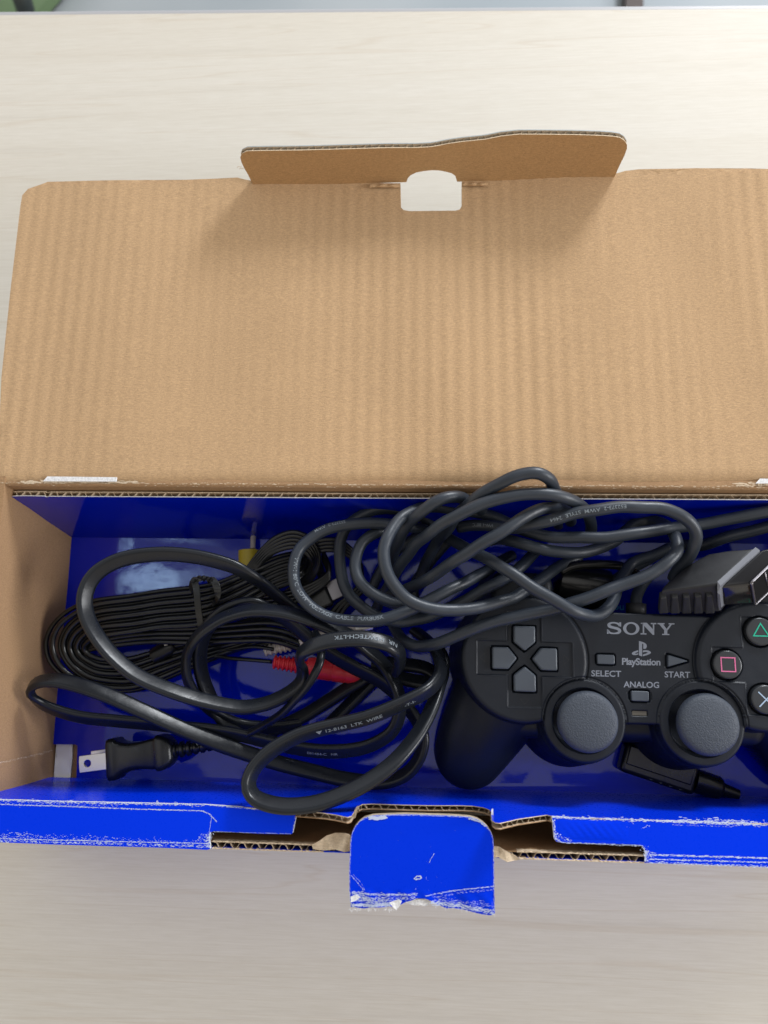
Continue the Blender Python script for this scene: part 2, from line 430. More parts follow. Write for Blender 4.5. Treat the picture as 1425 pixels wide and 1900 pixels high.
tag(mb.build('floor_mat', mg), 'blurred green mat on the floor beyond the table corner', 'mat')
mb = MB(); sweep(mb, pxpath([(24,-30,-63),(38,-8,-64),(46,15,-66),(50,40,-68),(52,80,-70)], 1.0), circ(1.6))
tag(mb.build('chair_leg', mat('dark_tube', (0.02,0.028,0.028), 0.4), None, True), 'dark curved tube leg standing on the green mat', 'chair leg')
mb = MB(); q = [fl(1153, 60, -71.9), fl(1184, 60, -71.9), fl(1186, -60, -71.9), fl(1154, -60, -71.9)]
mb.hexa(q+[p+V((0,0,3)) for p in q])
tag(mb.build('floor_batten', mat('dark_brown_wood', (0.05, 0.032, 0.028), 0.5)), 'dark brown batten lying on the floor behind the table', 'batten')

# =================================================================== CARDBOARD BOX
ZR = 6.3
bl = P(133, 996, 0.45); fl_ = P(97, 1441, 0.45)
box = thing('cardboard_box', 'open brown and blue cardboard box holding cables and controller', 'box', (0, 0, 0))
xd = (P(1000, 1571+22, ZR)-P(0, 1562, ZR)).normalized(); xd.z = 0; xd.normalize()
yd = V((-xd.y, xd.x, 0))
# --- lid, seen from its inside, lying open
up = V((0, 0, 1))
lid_px = [(-8,897),(-4,860),(4,700),(20,540),(38,380),(41,362),(52,350),(75,342),(88,337),(180,336),(340,333),(400,331),(440,330),(456,334),(469,336),
 (560,336),(684,337),(694,338),(743,339),(744,384),(749,389),(760,391),(845,390),(853,388),(857,381),(857,333),(905,328),(921,326),(1040,323),(1139,321),(1146,321),(1160,317),(1185,314),(1290,313),(1425,314),(1520,315),(1640,320),
 (1660,905),(1425,907),(1100,906),(700,903),(300,900)]
lid_uv = [tuple(P(a, b, ZR).xy) for a, b in lid_px]
ya = P(700, 900, ZR).y; yb = P(700, 335, ZR).y; xm = P(800, 345, ZR).x
def lid_disp(x, y):
    t = (y-ya)/(yb-ya)
    s = 0.05*math.sin(x*0.33+0.8)*math.sin(t*3.0) + 0.03*math.sin(x*0.9+t*2)
    s += -0.10*math.exp(-((x-xm)/6)**2)*math.exp(-((t-0.94)/0.10)**2)
    ph_ = (x/0.64+0.10*math.sin(y*0.21)+0.12*math.sin(x*0.7)) % 1.0
    s += 0.046*(abs(math.sin(math.pi*ph_))**0.6)*(0.35+0.65/(1+math.exp(-(x-2)/2)))*(0.75+0.25*math.sin(x*1.3+y*.6))
    if t < 0.045: s -= 0.22*(1-t/0.045)**2
    return s
mb = MB(); panel_mesh(mb, lid_uv, lambda u, v: (u, v, ZR), up, 0.30, 0.16, 0, 1, 2, lid_disp)
lid = mb.build('lid', [M['card'], M['paper_grey'], M['card_edge']], box); autosmooth(lid, 40)
# --- tuck flap standing up along the far edge of the lid
pA = P(469, 345, ZR-0.08); pB = P(1141, 331, ZR-0.08); fd = (pB-pA).normalized()
fup = (V((0, 0.16, 1)) - fd*(V((0, 0.16, 1)).dot(fd))).normalized(); fn_ = fd.cross(fup).normalized()
if fn_.y > 0: fn_ = -fn_                     # faces the camera side (-y)
fpx = [(470,344),(460,323),(453,311),(448,300),(446,291),(449,284),(458,279),(475,278),(505,277),(560,276),(611,275),(660,274.5),(716,274),(772,274),(797,273.5),(811,272),(830,269),(856,266),(900,262),(930,256),(962,252),(1010,251),(1062,250),(1110,250),(1137,251),(1150,253),(1158,258),(1163,266),(1163,274),(1158,288),(1150,305),(1139,331),
 (1040,333),(922,337),(905,337),(880,337),(848,337),(845,327),(838,322),(827,319),(813,316.5),(802,316),(786,317.5),(772,320),(762,325),(757,330),(754,338),(720,339),(691,340),(684,345),(600,346),(540,345)]
def f2uv(p): d_ = p-pA; return (d_.dot(fd), d_.dot(fup))
fuv = [f2uv(PP(a, b, pA, fn_)) for a, b in fpx]
TH = 0.27
def fmap(u, v): return pA + fd*u + fup*v
def fdisp(u, v): return 0.10*math.sin(u*0.42+0.5)*min(1, v/2.2) + 0.05*math.exp(-((u-7.6)/1.2)**2)*v*0.5
mb = MB()
panel_mesh(mb, fuv, fmap, fn_, 0.045, 0.35, 0, 1, 2, fdisp)
panel_mesh(mb, fuv, lambda u, v: fmap(u, v)-fn_*(TH-0.035), fn_, 0.045, 0.35, 2, 1, 1, fdisp)
tf = mb.build('tuck_flap', [M['card_flap'], M['paper_grey'], M['card_edge']], box); autosmooth(tf, 40)
mb = MB(); tp = [fmap(u, v)+fn_*fdisp(u, v) for u, v in fuv[4:29]]
flute_edge(mb, [p-fup*0.03 for p in tp], fn_, -fup, TH, 0.60, 0.22); mb.build('fluting', M['flute'], tf)
mb = MB()
for px_, py_ in ((448, 309), (452, 312)):
    c = PP(px_, py_, pA, fn_); sweep(mb, [c, c+V((-0.05,0,-.02)), c+V((-.12, 0, .02)), c+V((-.2,0,-.05))], circ(0.012, 5))
tag(mb.build('torn_fibre', M['card_edge'], tf), None, None, kind='stuff')
# --- crushed crease pieces beside the hole
for (x0, x1, yy0, yy1) in ((686, 743, 338, 348), (858, 906, 336, 345)):
    mb = MB(); rows = []
    for j in range(7):
        t = j/6
        for i in range(25):
            s = i/24; px_ = x0+(x1-x0)*s; py_ = yy0+(yy1-yy0)*(0.2+0.8*t)
            rows.append(P(px_, py_, ZR+0.03+0.16*math.sin(math.pi*t)*(0.7+0.3*math.sin(s*17+t*3))*math.sin(math.pi*min(1, s*1.0+0.05))**0.4))
    mb.add(rows, [(j*25+i, j*25+i+1, (j+1)*25+i+1, (j+1)*25+i) for j in range(6) for i in range(24)])
    o = mb.build('crushed_crease', M['card'], lid, True)
# --- back wall, leaning slightly backwards
t0 = P(-20, 899, ZR-0.05); t1 = P(1660, 908, ZR-0.05)
b0 = P(133, 990, 0.1); b0 = V((t0.x, b0.y, 0.1)); b1 = V((t1.x, P(1400, 1003, 0.1).y, 0.1))
n_bw = (t1-t0).cross(t0-b0).normalized()
if n_bw.y > 0: n_bw = -n_bw
mb = MB(); u_ = (t1-t0)
cs = [b0, b1, t1, t0]; mb.hexa([p-n_bw*0.32 for p in (b0, b1, t1, t0)]+[p for p in cs], 0)
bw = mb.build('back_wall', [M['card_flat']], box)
mb = MB()                                             # rounded hinge roll between lid and wall
hp = []
K = 60
for j in range(7):
    a = j/6*math.pi/2
    for i in range(K+1):
        s = i/K; p = P(-10+1660*s, 899+9*s - 3, ZR-0.02)
        p = p + V((0, 0.0 - 0.12*math.sin(a)*1.0, -0.16*(1-math.cos(a)))); p.z += 0.015*math.sin(s*60)+0.01*math.sin(s*173)
        hp.append(p)
mb.add(hp, [(j*(K+1)+i, (j+1)*(K+1)+i, (j+1)*(K+1)+i+1, j*(K+1)+i+1) for j in range(6) for i in range(K)])
mb.build('hinge_fold', M['card_flat'], bw, True)
mb = MB(); rr = random.Random(3)
hl = [P(-10+30*i, 895.5+0.0058*(30*i)+rr.uniform(-1, 1), ZR-0.03) for i in range(56)]
flakes(mb, hl, 0.02, 16, 0.01, 0.04, along=3.0, lift=0.03, rnd=rr)
hl = [P(-10+30*i, 899.5+0.0058*(30*i)+rr.uniform(-1, 1), ZR-0.1) for i in range(56)]
flakes(mb, hl, 0.015, 7, 0.01, 0.03, along=3.0, lift=0.05, rnd=rr)
tag(mb.build('worn_crease', M['card_edge'], lid), None, None, kind='stuff')
for (xa, xb, ya_) in ((80, 217, 884), (1402, 1480, 888)):
    mb = MB(); uv = [tuple(P(a, b, ZR+0.02).xy) for a, b in ((xa, ya_+9),(xa+8, ya_),(xb, ya_+1.5),(xb-1, ya_+9.5))]
    panel_mesh(mb, uv, lambda u, v: (u, v, ZR+0.03), up, 0.05, 0.3); mb.build('white_slot_tab', M['torn'], lid)
    mb = MB(); rr = random.Random(xa)
    for lay in range(3):
        top = []; 
        n_ = 30
        for i in range(n_+1):
            px_ = xa+(xb-xa)*i/n_; y1_ = ya_+9+lay*3; y2_ = y1_+2.6+rr.uniform(-1.0, 1.0)
            top += [P(px_, y1_, ZR-0.0-lay*0.05), P(px_, y2_, ZR-0.03-lay*0.05+rr.uniform(-.02,.02))]
        mb.add(top+[p-V((0,0,.05)) for p in top], [(2*i, 2*i+1, 2*i+3, 2*i+2) for i in range(n_)]+[(2*i+1, 2*n_+2+2*i+1, 2*n_+2+2*i+3, 2*i+3) for i in range(n_)])
    for sgn, x00 in ((-1, xa), (1, xb)):
        hl = [P(x00+sgn*i*8, ya_+11+rr.uniform(-1,1), ZR-0.02) for i in range(6)]
        flakes(mb, hl, 0.04, 30, 0.02, 0.08, along=3, lift=0.03, rnd=rr)
    tag(mb.build('torn_slot', M['card_edge'], lid), None, None, kind='stuff')
# --- left wall and right wall, floor
lw_b0 = bl + (bl-fl_).normalized()*0.6; lw_b1 = fl_ + (fl_-bl).normalized()*1.38
lw_b0.z = lw_b1.z = 0.1
def vwall(p, q_, z0, z1, nr, th, mats, name, parent, lean0=V((0,0,0)), lean1=V((0,0,0)), crease=None):
    nu, nv = 40, 24; vs = []
    for j in range(nv+1):
        z = z0+(z1-z0)*j/nv
        for i in range(nu+1):
            s = i/nu; c = p.lerp(q_, s); c = V((c.x, c.y, z)) + (lean0*(1-s)+lean1*s)*((z-z0)/(z1-z0))
            c += nr*(0.03*math.sin(s*7+z*0.6)+0.02*math.sin(z*1.7+s*3))
            vs.append(c)
    m_ = MB(); k = len(vs); fs = [(j*(nu+1)+i, j*(nu+1)+i+1, (j+1)*(nu+1)+i+1, (j+1)*(nu+1)+i) for j in range(nv) for i in range(nu)]
    m_.add(vs, fs); m_.add([v-nr*th for v in vs], [tuple(reversed(f)) for f in fs])
    tr = [nv*(nu+1)+i for i in range(nu+1)]
    m_.add([vs[i] for i in tr]+[vs[i]-nr*th for i in tr], [(i, i+1, nu+2+i, nu+1+i) for i in range(nu)], 0)
    return m_.build(name, mats, parent, False)
nl = V((1, 0, 0))
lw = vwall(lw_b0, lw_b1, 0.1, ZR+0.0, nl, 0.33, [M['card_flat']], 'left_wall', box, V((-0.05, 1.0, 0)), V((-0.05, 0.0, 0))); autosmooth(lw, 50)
mb = MB(); cr = [P(-20, 1419, 3.2), P(20, 1411, 2.6), P(60, 1402, 1.6), P(93, 1394, 0.75)]
cr = []
for px_, py_ in ((-40, 1424), (-10, 1417), (20, 1411), (50, 1404), (75, 1398), (96, 1392)):
    cr.append(PP(px_, py_, lw_b1+V((0.05,0,0)), V((1, (lw_b0-lw_b1).normalized().x*-1, 0)).normalized()))
rr = random.Random(5)
flakes(mb, resample(cr, 0.3), 0.02, 40, 0.012, 0.03, nl, 0.05, 2.5, rr); tag(mb.build('crease_mark', M['card_edge'], lw), None, None, kind='stuff')
mb = MB(); g0 = lw_b1+V((36, 0, 0)); g1 = lw_b0+V((36, 0, 0)); 
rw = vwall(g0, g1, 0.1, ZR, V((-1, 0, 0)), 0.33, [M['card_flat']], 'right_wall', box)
mb = MB(); mb.box((lw_b1.x-0.2, P(700,1470,0.3).y, 0.02), (lw_b1.x+36.2, lw_b0.y+0.3, 0.30)); mb.build('floor_panel', M['card_flat'], box)
# --- front: inner blue panel, top band, outer wall
ib0 = P(97, 1441, 0.45); ib1 = P(1425, 1479, 0.45)
it0 = P(0, 1484, ZR); it1 = P(1425, 1528, ZR)
n_fi = (ib1-ib0).cross(it0-ib0).normalized()
if n_fi.z < 0 and n_fi.y < 0: n_fi = -n_fi
if n_fi.y < 0: n_fi = -n_fi
fi_u = (it1-it0).normalized(); fi_v = n_fi.cross(fi_u).normalized()
if fi_v.z < 0: fi_v = -fi_v
top_px = [(-60,1481),(0,1483),(38,1483),(100,1486),(250,1489),(380,1492),(440,1496),(480,1500),(520,1503),(548,1504),(575,1506),(600,1508),(622,1511),(645,1516),(652,1514),(657,1506),(663,1497),(672,1492),(690,1491),(720,1492),(752,1493),(800,1494),(850,1494),(878,1495),(897,1498),(908,1502),(911,1506),(913,1522),(919,1526),(927,1527),(945,1523),(962,1519),(990,1515),(1015,1511.5),(1024,1514),(1100,1518),(1250,1522),(1425,1528),(1560,1532)]
inb = [(1560,1482),(1425,1478),(700,1458),(97,1442),(60,1443.5),(38,1445),(15,1450),(0,1455),(-20,1462),(-60,1476)]
def f3uv(p): d_ = p-ib0; return (d_.dot(fi_u), d_.dot(fi_v))
iuv = [f3uv(PP(a, b, ib0, n_fi)) for a, b in top_px+inb]
fi_map = lambda u, v: ib0+fi_u*u+fi_v*v
mb = MB(); TI = 0.22
panel_mesh(mb, iuv, fi_map, n_fi, 0.03, 0.6, 0, 1, 2)
panel_mesh(mb, iuv[9:35]+[(iuv[34][0], iuv[34][1]-2.5), (iuv[9][0], iuv[9][1]-2.5)], lambda u, v: fi_map(u, v)-n_fi*(TI-0.03), n_fi, 0.03, 0.6, 2, 1, 1)
ifp = mb.build('front_inner_panel', [M['blue'], M['card_flat'], M['card_edge']], box)
for k0, k1 in ((9, 14), (16, 27), (29, 35)):
    mb = MB(); tp = [fi_map(u, v)-fi_v*0.02 for u, v in iuv[k0:k1]]
    flute_edge(mb, tp, n_fi, -fi_v, TI, 0.60, 0.5); mb.build('fluting', M['card_edge'], ifp)
# roll-over bands on top
def zband(x, y): return ZR
def band(px_list, name, lab=None):
    mb = MB(); uv = [tuple(P(a, b, ZR).xy) for a, b in px_list]
    panel_mesh(mb, uv, lambda u, v: (u, v, ZR), up, 0.16, 0.4, 0, 2, 2)
    o = mb.build(name, [M['blue'], M['card_flat'], M['torn']], box); bevel(o, 0.03, 2); return o
bandL = band([(-60,1482),(0,1484),(100,1487),(250,1490),(380,1493),(440,1497),(480,1501),(520,1504),(551,1506),(548,1522),(543,1546),(540,1548),(480,1547),(430,1544),(397,1542),(390,1545),(387,1552),(389,1566),(390,1575),(384,1577),(300,1573),(200,1570),(100,1567),(0,1563),(-60,1562)], 'front_top_panel')
bandR = band([(1024,1515),(1100,1519),(1250,1523),(1425,1529),(1560,1533),(1560,1614),(1425,1610),(1300,1605),(1205,1602),(1198,1600),(1197,1578),(1192,1571),(1182,1568),(1100,1566),(1042,1564),(1032,1562),(1028,1556),(1026,1535)], 'front_top_panel')
rr = random.Random(11)
def pl(pts, z): return [P(a, b, z) for a, b in pts]
mb = MB()
def sc_(pts, wd, dens, s0, s1, along=2.2, z=ZR): flakes(mb, resample(pl(pts, z), 0.4), wd, dens, s0, s1, lift=0.006, along=along, rnd=rr)
sc_([(-10,1484),(100,1487.5),(250,1491),(380,1494)], 0.022, 60, 0.008, 0.03, 3); sc_([(0,1488),(120,1491),(220,1493)], 0.06, 55, 0.006, 0.022)
sc_([(0,1492.5),(120,1496),(250,1501),(375,1504.5),(388,1510),(402,1524)], 0.010, 110, 0.008, 0.018, 4)
sc_([(390,1494),(480,1502),(550,1507)], 0.008, 60, 0.008, 0.018, 4)
sc_([(0,1550),(100,1553),(200,1557),(390,1563)], 0.06, 26, 0.006, 0.020, 3); sc_([(0,1549),(60,1552)], 0.09, 60, 0.006, 0.022, 3); sc_([(60,1553),(200,1557)], 0.06, 22, 0.006, 0.018, 3)
sc_([(0,1556),(200,1561),(390,1565)], 0.010, 90, 0.008, 0.02, 4); sc_([(0,1560),(200,1565),(388,1571)], 0.03, 50, 0.008, 0.028, 3)
sc_([(387,1572),(388,1556),(393,1545)], 0.05, 260, 0.012, 0.04, 1.2); sc_([(370,1552),(388,1560)], 0.08, 120, 0.008, 0.03); sc_([(388,1545),(393,1515)], 0.006, 60, 0.008, 0.014, 3)
sc_([(543,1546),(550,1508)], 0.01, 70, 0.008, 0.02, 2)
sc_([(395,1543),(540,1547)], 0.006, 60, 0.008, 0.015, 3); sc_([(290,1489.5),(294,1489.5)], 0.04, 900, 0.012, 0.03, 1); sc_([(322,1490),(330,1491)], 0.03, 300, 0.012, 0.03, 1)
tag(mb.build('scuff_marks', M['scuff'], bandL), None, None, kind='stuff')
mb = MB()
sc_([(1024,1516),(1200,1522),(1425,1530)], 0.025, 80, 0.008, 0.035, 3); sc_([(1260,1522),(1420,1528)], 0.05, 80, 0.01, 0.04, 3); sc_([(1050,1522),(1180,1530)], 0.10, 24, 0.006, 0.025, 2)
sc_([(1027,1520),(1030,1555),(1042,1563)], 0.02, 120, 0.01, 0.03, 2); sc_([(1028,1545),(1060,1562)], 0.05, 90, 0.008, 0.03, 2)
sc_([(1042,1563),(1190,1569)], 0.015, 70, 0.008, 0.022, 3); sc_([(1198,1578),(1199,1598)], 0.04, 260, 0.01, 0.04, 1.2)
sc_([(1205,1586),(1425,1592)], 0.015, 90, 0.008, 0.025, 4); sc_([(1205,1594),(1425,1600)], 0.012, 90, 0.008, 0.02, 4); sc_([(1205,1600),(1425,1608)], 0.02, 70, 0.008, 0.025, 3)
sc_([(1240,1530),(1360,1534)], 0.006, 25, 0.006, 0.012, 4); sc_([(1190,1572),(1215,1588)], 0.07, 80, 0.006, 0.03); sc_([(1190,1538),(1205,1530)], 0.02, 40, 0.006, 0.02)
tag(mb.build('scuff_marks', M['scuff'], bandR), None, None, kind='stuff')
# blistered, creased print on the right stub
mb = MB(); nx, ny = 34, 12; vs = []
for j in range(ny+1):
    for i in range(nx+1):
        px_ = 1036+130*i/nx; py_ = 1520+36*j/ny + 0.03*(px_-1036)
        e = math.sin(math.pi*i/nx)*math.sin(math.pi*j/ny)
        vs.append(P(px_, py_, ZR+0.003+0.05*e**0.6*(0.6+0.4*math.sin(i*1.1+j*0.8)*math.sin(j*1.9-i*.5))))
mb.add(vs, [(j*(nx+1)+i, (j+1)*(nx+1)+i, (j+1)*(nx+1)+i+1, j*(nx+1)+i+1) for j in range(ny) for i in range(nx)])
mb.build('blistered_print', M['blue'], bandR, True)
# outer front wall
ow0 = P(-60, 1548.5, ZR); ow1 = P(1600, 1603.3, ZR); od = (ow1-ow0).normalized(); on = V((-od.y, od.x, 0))
def ow(px_, dy, z):   # point on the wall's top line at pixel column px_, moved dy outward
    a = P(px_, 1550.5+0.033*px_, ZR); t = (a-ow0).dot(od); p = ow0+od*t; return V((p.x, p.y, z)) - on*dy
mb = MB(); zt = ZR-0.18
def owbox(xa, xb, d0, d1, z0, z1, m): 
    a, b = ow(xa, d0, z0), ow(xb, d0, z0); c, d_ = ow(xb, d1, z0), ow(xa, d1, z0)
    q = [a, b, c, d_]; mb.hexa([V((p.x, p.y, z0)) for p in q][::-1]+[V((p.x, p.y, z1)) for p in q][::-1], m)
owbox(-60, 1600, -0.02, 0.02, 0.02, zt, 0); owbox(-60, 1600, 0.20, 0.245, 0.02, zt, 1)
owall = mb.build('front_outer_wall', [M['card_flat'], M['blue']], box)
for xa, xb in ((395, 648), (920, 1195)):
    mb = MB(); pts = [ow(xa+(xb-xa)*i/40, 0.0, zt-0.01) for i in range(41)]
    flute_edge(mb, pts, on, V((0,0,-1)), 0.22, 0.52, 0.8); mb.build('fluting', M['card_edge'], owall)
for xa, xb in ((392, 600), (960, 1197)):
    for d0, d1 in ((-0.035, 0.012), (0.205, 0.25)):
        mb = MB()
        vs = []; n_ = 60; rr = random.Random(int(xa+d0*100))
        for i in range(n_+1):
            a = ow(xa+(xb-xa)*i/n_, d0+rr.uniform(-.01,.01), zt+0.03+rr.uniform(-.01,.03)); b = ow(xa+(xb-xa)*i/n_, d1+rr.uniform(-.01,.01), zt+0.03+rr.uniform(-.01,.02))
            vs += [a, b]
        mb.add(vs+[v-V((0,0,.3)) for v in vs], [(2*i, 2*i+2, 2*i+3, 2*i+1) for i in range(n_)]+[(2*i, 2*n_+2+2*i, 2*n_+4+2*i, 2*i+2) for i in range(n_)]+[(2*i+1, 2*i+3, 2*n_+5+2*i, 2*n_+3+2*i) for i in range(n_)])
        mb.build('liner_edge', M['card_edge'], owall)
def crumple(name, px_poly, z, amp, mt, parent, seed, th=0.05, sp=0.12, freq=5):
    mb = MB(); rr = random.Random(seed); ph = [rr.uniform(0, 6) for _ in range(6)]
    uv = [tuple(P(a+rr.uniform(-1,1), b+rr.uniform(-1,1), z).xy) for a, b in px_poly]
    def dsp(u, v): return amp*(math.sin(u*freq+ph[0])*math.cos(v*freq*1.3+ph[1])+0.5*math.sin(u*freq*2.7+v*freq+ph[2]))
    panel_mesh(mb, uv, lambda u, v: (u, v, z), up, th, sp, 0, 0, 0, dsp); o = mb.build(name, mt, parent, False); return o
crumple('frayed_card', [(578,1568),(592,1560),(606,1551),(622,1546),(640,1545),(650,1549),(651,1580),(640,1582),(622,1576),(600,1578),(580,1576)], ZR-0.02, 0.05, M['card_edge'], owall, 2)
crumple('frayed_card', [(915,1570),(925,1572),(945,1583),(958,1589),(966,1594),(955,1597),(940,1600),(925,1590),(916,1590)], ZR-0.02, 0.05, M['card_edge'], owall, 4)
crumple('frayed_card', [(632,1512),(646,1516),(655,1508),(662,1496),(668,1494),(664,1503),(659,1518),(648,1522),(630,1518),(600,1513),(600,1509)], ZR+0.03, 0.02, M['card_edge'], ifp, 6)
crumple('frayed_card', [(911,1502),(915,1501),(916,1521),(924,1526),(940,1523),(960,1518),(962,1522),(945,1530),(927,1534),(915,1530),(911,1522)], ZR+0.03, 0.02, M['torn'], ifp, 8)
# --- locking tab
tab_px = [(650,1685),(648,1650),(648,1617),(649,1590),(650,1561),(653,1545),(659,1533),(667,1524),(676,1518),(691,1513.5),(720,1512),(752,1511),(790,1512),(827,1513),(850,1514),(873,1516),(886,1520),(896,1526),(904,1534),(911,1544),(915,1554),(916,1564),(917,1600),(917,1642),(918,1693),(911,1698),(895,1697),(878,1693),(860,1689),(840,1685),(828,1686),(820,1682),(810,1677),(802,1672),(795,1669),(787,1667),(772,1667),(762,1671),(752,1675),(744,1680),(736,1688),(730,1684),(724,1682),(705,1684),(688,1684),(675,1687),(663,1685)]
zt0 = 6.72; pt0 = P(780, 1520, zt0); ntb = V((0, -0.10, 1)).normalized()
tfn = V((1, 0, 0)); tvn = ntb.cross(tfn)
def t2uv(p): d_ = p-pt0; return (d_.dot(tfn), d_.dot(tvn))
rr = random.Random(20)
tuv = [t2uv(PP(a+(rr.uniform(-.8,.8) if b > 1660 else 0), b, pt0, ntb)) for a, b in tab_px]
tmap = lambda u, v: pt0+tfn*u+tvn*v
vb = t2uv(PP(780, 1655, pt0, ntb))[1]
def tdisp(u, v):
    k = max(0, (vb-v)); return 0.015*math.sin(u*0.8)+ min(k, 1)*0.10*math.sin(u*3.1+v*2)*0.6 - 0.25*min(k, 1.2)**2*0.3 + (0.02*math.sin(u*9+v*5) if k > 0 else 0)
mb = MB(); panel_mesh(mb, tuv, tmap, ntb, 0.05, 0.10, 0, 1, 1, tdisp); panel_mesh(mb, tuv[1:25]+[tuv[24]], lambda u, v: tmap(u, v)-ntb*0.14, ntb, 0.08, 0.3, 2, 2, 2, tdisp)
tab = mb.build('locking_tab', [M['blue'], M['torn'], M['card_edge']], box); autosmooth(tab, 40)
mb = MB()
def tsc(pts, wd, dens, s0, s1, along=2.0):
    q = []
    for a, b in pts:
        u, v = t2uv(PP(a, b, pt0, ntb)); q.append(tmap(u, v)+ntb*(tdisp(u, v)+0.012))
    q2 = []
    for p in resample(q, 0.15):
        u, v = t2uv(p); q2.append(tmap(u, v)+ntb*(tdisp(u, v)+0.008))
    flakes(mb, q2, wd, dens, s0, s1, ntb, 0.004, along, rr)
for seg in (tab_px[0:12], tab_px[11:25]): tsc([(a+(1.0 if a < 700 else (-1.0 if a > 870 else 0)), b+(1.2 if b < 1520 else 0)) for a, b in seg], 0.008, 48, 0.008, 0.020, 3)
tsc([(686,1517),(700,1518),(716,1516)], 0.03, 500, 0.02, 0.05); tsc([(870,1518),(890,1524),(900,1533)], 0.015, 200, 0.01, 0.03)
tsc([(652,1656),(700,1660),(740,1660),(775,1659)], 0.025, 110, 0.008, 0.028, 3); tsc([(790,1662),(840,1652),(916,1644)], 0.012, 110, 0.006, 0.018, 4); tsc([(800,1666),(860,1655),(915,1650)], 0.02, 40, 0.006, 0.014, 4)
tsc([(652,1660),(690,1672),(720,1678)], 0.07, 300, 0.006, 0.026, 3); tsc([(652,1680),(690,1680),(725,1678)], 0.03, 400, 0.01, 0.035); tsc([(655,1668),(740,1668),(770,1664)], 0.05, 160, 0.006, 0.022, 3)
tsc([(800,1674),(850,1680),(880,1686),(915,1692)], 0.05, 230, 0.008, 0.03, 3); tsc([(810,1668),(860,1676),(915,1678)], 0.07, 90, 0.006, 0.018, 4)
tsc([(651,1624),(662,1636),(675,1652)], 0.018, 70, 0.005, 0.016, 4); tsc([(655,1622),(670,1638),(678,1654)], 0.006, 50, 0.004, 0.01, 5)
tsc([(768,1631),(773,1626),(781,1625),(781,1630),(770,1632)], 0.012, 260, 0.01, 0.022); tsc([(797,1600),(799,1594),(806,1583)], 0.006, 120, 0.008, 0.014, 3); tsc([(791,1627),(791,1632)], 0.003, 60, 0.006, 0.01, 3); tsc([(770,1652),(772,1648)], 0.003, 60, 0.006, 0.01, 3)
for _ in range(40): 
    a, b = rr.uniform(660, 910), rr.uniform(1530, 1655); tsc([(a, b), (a+1.5, b)], 0.001, 20, 0.004, 0.008)
tag(mb.build('scuff_marks', M['scuff'], tab), None, None, kind='stuff')
crumple('torn_flap', [(752,1674),(772,1668),(792,1668),(800,1676),(790,1681),(768,1681)], 6.35, 0.03, M['torn'], tab, 31)
crumple('torn_flap', [(650,1664),(662,1660),(668,1664),(660,1672),(650,1674)], 6.78, 0.01, M['torn'], tab, 33, 0.02)
crumple('torn_flap', [(722,1674),(738,1668),(746,1672),(742,1680),(735,1690),(726,1682)], 6.72, 0.02, M['torn'], tab, 35, 0.02)
mb = MB(); rr = random.Random(9)
for _ in range(60):
    a = rr.choice([rr.uniform(650, 735), rr.uniform(800, 918)]); b = 1686 if a < 740 else 1680+(a-800)*0.13
    p = PP(a, b, pt0, ntb); q1 = p+V((rr.uniform(-.05,.05), -rr.uniform(.03,.12), rr.uniform(-.03,.03))); sweep(mb, [p, p.lerp(q1, .5)+V((rr.uniform(-.02,.02),0,0)), q1], circ(0.005, 4))
tag(mb.build('paper_fibre', M['torn'], tab), None, None, kind='stuff')
# support under the tab down to the outer wall
mb = MB(); a, b = P(655, 1560, 6.4), P(912, 1572, 6.4)
p0, p1 = ow(655, 0.0, 0), ow(912, 0.0, 0)
mb.hexa([V((p0.x, p0.y-0.20, 6.0)), V((p1.x, p1.y-0.20, 6.0)), V((p1.x, p1.y+0.02, 6.0)), V((p0.x, p0.y+0.02, 6.0)), V((p0.x, p0.y-0.20, 6.50)), V((p1.x, p1.y-0.20, 6.50)), V((p1.x, p1.y+.02, 6.50)), V((p0.x, p0.y+.02, 6.50))])
mb.build('tab_neck', M['card_edge'], tab)

# =================================================================== BLUE INSERT (floor and back flap)
ins = thing('card_insert', 'glossy blue folded card insert lining the bottom of the box', 'card insert', P(700, 1200, 0.4))
mb = MB()
fpx_ = [(133,997),(96,1379),(99,1381),(141,1381),(144,1384),(142,1448),(700,1462),(1500,1486),(1500,1010),(1335,1008)]
uv = [tuple(P(a, b, 0.55).xy) for a, b in fpx_]
panel_mesh(mb, uv, lambda u, v: (u, v, 0.55), up, 0.22, 1.0, 0, 1, 1, lambda u, v: 0.02*math.sin(u*0.5)*math.sin(v*0.4))
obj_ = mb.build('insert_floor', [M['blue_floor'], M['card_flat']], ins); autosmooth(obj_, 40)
pb0 = P(133, 997, 0.56); pb1 = P(1400, 1009, 0.56); pt = P(15, 926, 5.5)
nb_ = (pb1-pb0).cross(pt-pb0).normalized()
if nb_.y > 0: nb_ = -nb_
bu = (pb1-pb0).normalized(); bv = nb_.cross(bu)
if bv.z < 0: bv = -bv
bpx = [(133,997),(80,968),(40,946),(22,936),(15,929),(16,924),(24,921),(40,920.5),(83,921),(86,922.5),(92,921.5),(300,922.5),(700,925),(1000,926),(1425,928),(1520,929),(1520,1011)]
buv = [((PP(a, b, pb0, nb_)-pb0).dot(bu), (PP(a, b, pb0, nb_)-pb0).dot(bv)) for a, b in bpx]
bmap = lambda u, v: pb0+bu*u+bv*v
TB = 0.24
mb = MB(); panel_mesh(mb, buv, bmap, nb_, 0.04, 1.0, 0, 1, 2); panel_mesh(mb, buv, lambda u, v: bmap(u, v)-nb_*(TB-0.03), nb_, 0.03, 1.0, 1, 1, 1)
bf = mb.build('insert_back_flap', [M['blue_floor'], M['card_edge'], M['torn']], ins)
mb = MB(); tp = [bmap(u, v)-bv*0.01 for u, v in buv[5:16]]
